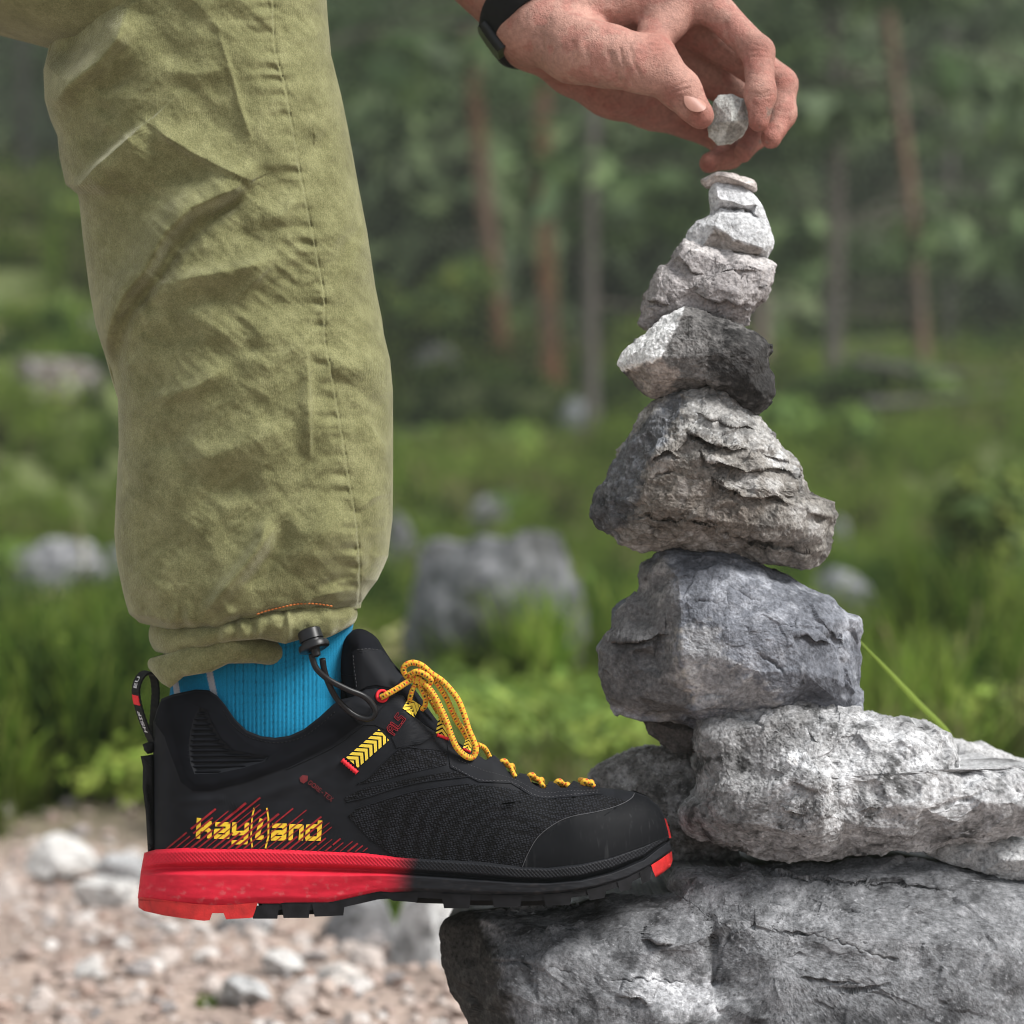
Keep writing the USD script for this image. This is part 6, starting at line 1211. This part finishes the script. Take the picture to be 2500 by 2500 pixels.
# pines with visible trunks
def spray(n, r, cols, seed, size, flat=0.5):
    v, f, c, p = leafcloud(n, size, np.array([r, r, r * flat]), cols, seed, 0.0, 0.45); return v, f, c
def pine(label, px_b, pz_b, px_t, pz_t, d, w_px, col, seed, H=9.0, crown0=2.6):
    sc = K / D * d; a = at(px_b, pz_b, d); a[2] = ground_z(a[0], a[1]) - 0.05; b = at(px_t, pz_t, d); r0 = w_px * sc / 2; crown0 = max(0.9, b[2] - a[2] + 0.35)
    dr = (b - a) / (b[2] - a[2]); z = np.linspace(0, H, 40); r_ = np.random.default_rng(seed)
    path = a + dr * z[:, None] + np.c_[0.04 * np.sin(z * 0.9 + seed), 0.04 * np.cos(z * 0.7 + seed), 0 * z] * np.minimum(1, z / 1.5)[:, None]
    t_ = thing('pine_tree', label, 'tree', a); rad = r0 * (1.0 + 0.5 * np.exp(-z / 0.12)) * (1 - 0.75 * z / H)
    v, f = tube(path, rad, 14); n1_ = fbm(v * [9, 9, 2.2], 4, seed); cc = np.tile(col, (len(v), 1)) * (0.6 + 0.8 * n1_)[:, None]; cc = mixc(cc, (0.16, 0.15, 0.145), 0.5 * sm(.5, .65, fbm(v * 3.0, 3, seed + 2)))
    obj('trunk', v, f, M['bark'], t_, col=cc)
    br, lv = [], []
    for k in range(22):
        zz = crown0 + (H - crown0) * r_.random() ** 1.6; base = np.array([np.interp(zz, z, path[:, i]) for i in range(3)]); an = r_.uniform(0, 2 * PI); L = (0.5 + 0.32 * (H - zz) ** 0.75) * r_.uniform(.7, 1.1)
        e = base + np.array([math.cos(an) * L, math.sin(an) * L, L * r_.uniform(-.35, .15)]); m_ = (base + e) / 2 + [0, 0, 0.1 * L]; br.append(tube(spline(np.stack([base, m_, e]), L / 5), 0.012, 4))
        for u in (0.5, 0.8, 1.0):
            v, f, c = spray(34, 0.42 * (0.5 + 0.5 * u) * (0.6 + 0.3 * L), LD + [(0.06,0.105,0.035)], seed * 100 + k * 3 + int(u * 10), 0.14); lv.append((v + base + (e - base) * u, f, c))
    for k in range(5):      # dead snags on the bare stem
        zz = r_.uniform(0.6, crown0); base = np.array([np.interp(zz, z, path[:, i]) for i in range(3)]); an = r_.uniform(0, 2 * PI); L = r_.uniform(0.3, 0.9); br.append(tube(np.stack([base, base + [math.cos(an) * L, math.sin(an) * L, -0.1 * L]]), [0.012, 0.004], 4))
    v, f = cat_meshes(br); tag(obj('branches', v, f, M['bark'], t_, col=np.tile((0.12,0.10,0.09), (len(v), 1))), kind='stuff')
    v, f = cat_meshes([(a_, b_) for a_, b_, _ in lv]); obj('crown', v, f, M['needle'], t_, col=np.vstack([c_ for _, _, c_ in lv]), smooth=False)
RB, GB, PB = (0.25,0.125,0.075), (0.085,0.074,0.068), (0.18,0.15,0.14)
pine('reddish pine trunk just right of the trouser leg', 1225, 935, 1180, 330, 19.0, 42, RB, 141, crown0=2.9)
pine('orange barked pine trunk between the trousers and the dark trunk', 1347, 985, 1340, 400, 17.0, 44, (0.30,0.145,0.085), 142, crown0=2.5)
pine('dark grey pine trunk nearest to the cairn on its left', 1447, 1085, 1448, 290, 13.6, 36, GB, 143, crown0=2.4)
pine('brownish pine trunk half hidden behind the upper cairn', 1858, 1000, 1852, 400, 18.0, 44, (0.19,0.15,0.125), 144, crown0=2.9)
pine('pale grey pine trunk right of the cairn', 2035, 1085, 2030, 720, 15.0, 42, PB, 145, crown0=1.9)
pine('reddish leaning pine trunk at the far right', 2262, 1035, 2208, 430, 15.5, 34, (0.17,0.105,0.075), 146, crown0=2.6)
pine('thin grey pine trunk behind the right leaning trunk', 2310, 960, 2318, 600, 21.0, 26, GB, 147, crown0=2.2)
pine('thin brown pine trunk close to the trousers', 985, 700, 975, 300, 24.0, 26, (0.16,0.13,0.11), 148, crown0=3.4)
pine('slim pine trunk at the left edge of the meadow', 70, 600, 62, 250, 24.0, 30, GB, 149, crown0=2.6)
def branch(label, p0, p1, d, r, seed):
    a, b = at(*p0, d), at(*p1, d + 0.8); q_ = spline(np.stack([a, (a + b) / 2 + [0, 0, -0.02], b]), 0.08); v, f = tube(q_, np.linspace(r, r * 0.5, len(q_)), 7); o = obj('fallen_branch', v, f, M['bark'], None, col=np.tile((0.10,0.093,0.088), (len(v), 1)), loc=a); tag(o, label, 'branch')
branch('bare grey fallen branch lying across the right background, upper one', (2080,880), (2480,920), 14.5, 0.03, 1)
branch('bare grey fallen branch lying across the right background, lower one', (2110,985), (2460,950), 14.0, 0.025, 2)

# the wood behind: firs on the rising hillside
def fir(seed, H=1.0):
    r_ = np.random.default_rng(seed); lv = []; n = 1300
    zz = r_.random(n) ** 0.8; an = r_.uniform(0, 2 * PI, n); Rm = 0.26 * (1 - zz) ** 0.8 + 0.015; rr = Rm * np.sqrt(r_.random(n)); s = 0.045 * r_.uniform(.6, 1.3, n) * (0.5 + 0.9 * (1 - zz))
    c = np.stack([rr * np.cos(an), rr * np.sin(an), 0.03 + 0.97 * zz - 0.25 * rr], 1); nn = np.stack([0.8 * np.cos(an), 0.8 * np.sin(an), 0.55 + 0 * an], 1) + 0.35 * r_.normal(size=(n, 3)); nn /= np.linalg.norm(nn, axis=1, keepdims=True); a = np.stack([0.7 * np.cos(an), 0.7 * np.sin(an), -0.75 + r_.normal(size=n) * 0.3], 1); a -= nn * (a * nn).sum(1)[:, None]; a /= np.linalg.norm(a, axis=1, keepdims=True); b = np.cross(a, nn)
    V = np.stack([c - a * s[:, None] * 1.3, c + b * s[:, None] * .6, c + a * s[:, None] * 1.3, c - b * s[:, None] * .6], 1); k = np.arange(n) * 4
    cols = np.array([(0.11,0.15,0.07), (0.135,0.185,0.085), (0.165,0.22,0.095), (0.09,0.125,0.062)])[r_.integers(0, 4, n)] * r_.uniform(.7, 1.3, n)[:, None]
    tr = tube(np.array([[0, 0, -0.03], [0, 0, 0.98]]), [0.016, 0.003], 6)
    v, f = cat_meshes([(V.reshape(-1, 3), np.vstack([np.stack([k, k + 1, k + 2], 1), np.stack([k, k + 2, k + 3], 1)])), tr])
    return v, f, np.vstack([np.repeat(cols, 4, 0), np.tile((0.10,0.08,0.07), (len(tr[0]), 1))])
protos = [('fir_tree', *fir(200 + k), M['needle'], False) for k in range(5)]
n = 460; d = 22 + 48 * rng.random(n) ** 1.1; x = rng.uniform(-1, 1, n) * (0.68 * d + 4); y = d - D; h = rng.uniform(3.0, 9.0, n) * (1 + 0.004 * d)
h = np.where(d < 32, h * 0.5, h)
instancer('far_wood', protos, np.stack([x, y, ground_z(x, y) - 0.1], 1), rng.integers(0, 5, n), np.stack([h * 1.15, h * 1.15, h], 1), zquat(rng.uniform(0, 2 * PI, n)), 'dense green conifer wood filling the whole background', 'wood')

# air of the valley
hz_m = usdkit.material(stage, '/World/Looks/valley_air', {'v': ('principled_volume', {'color': (0.86, 0.94, 0.80), 'density': 0.0032, 'anisotropy': 0.2})}, [], volume='v.volume')
hb = trimesh.creation.box([190, 114, 64]); hv = np.array(hb.vertices) + [0, 46.5, 29.0]
o = obj('haze', hv, np.array(hb.faces), hz_m, None, smooth=False); tag(o, kind='stuff')
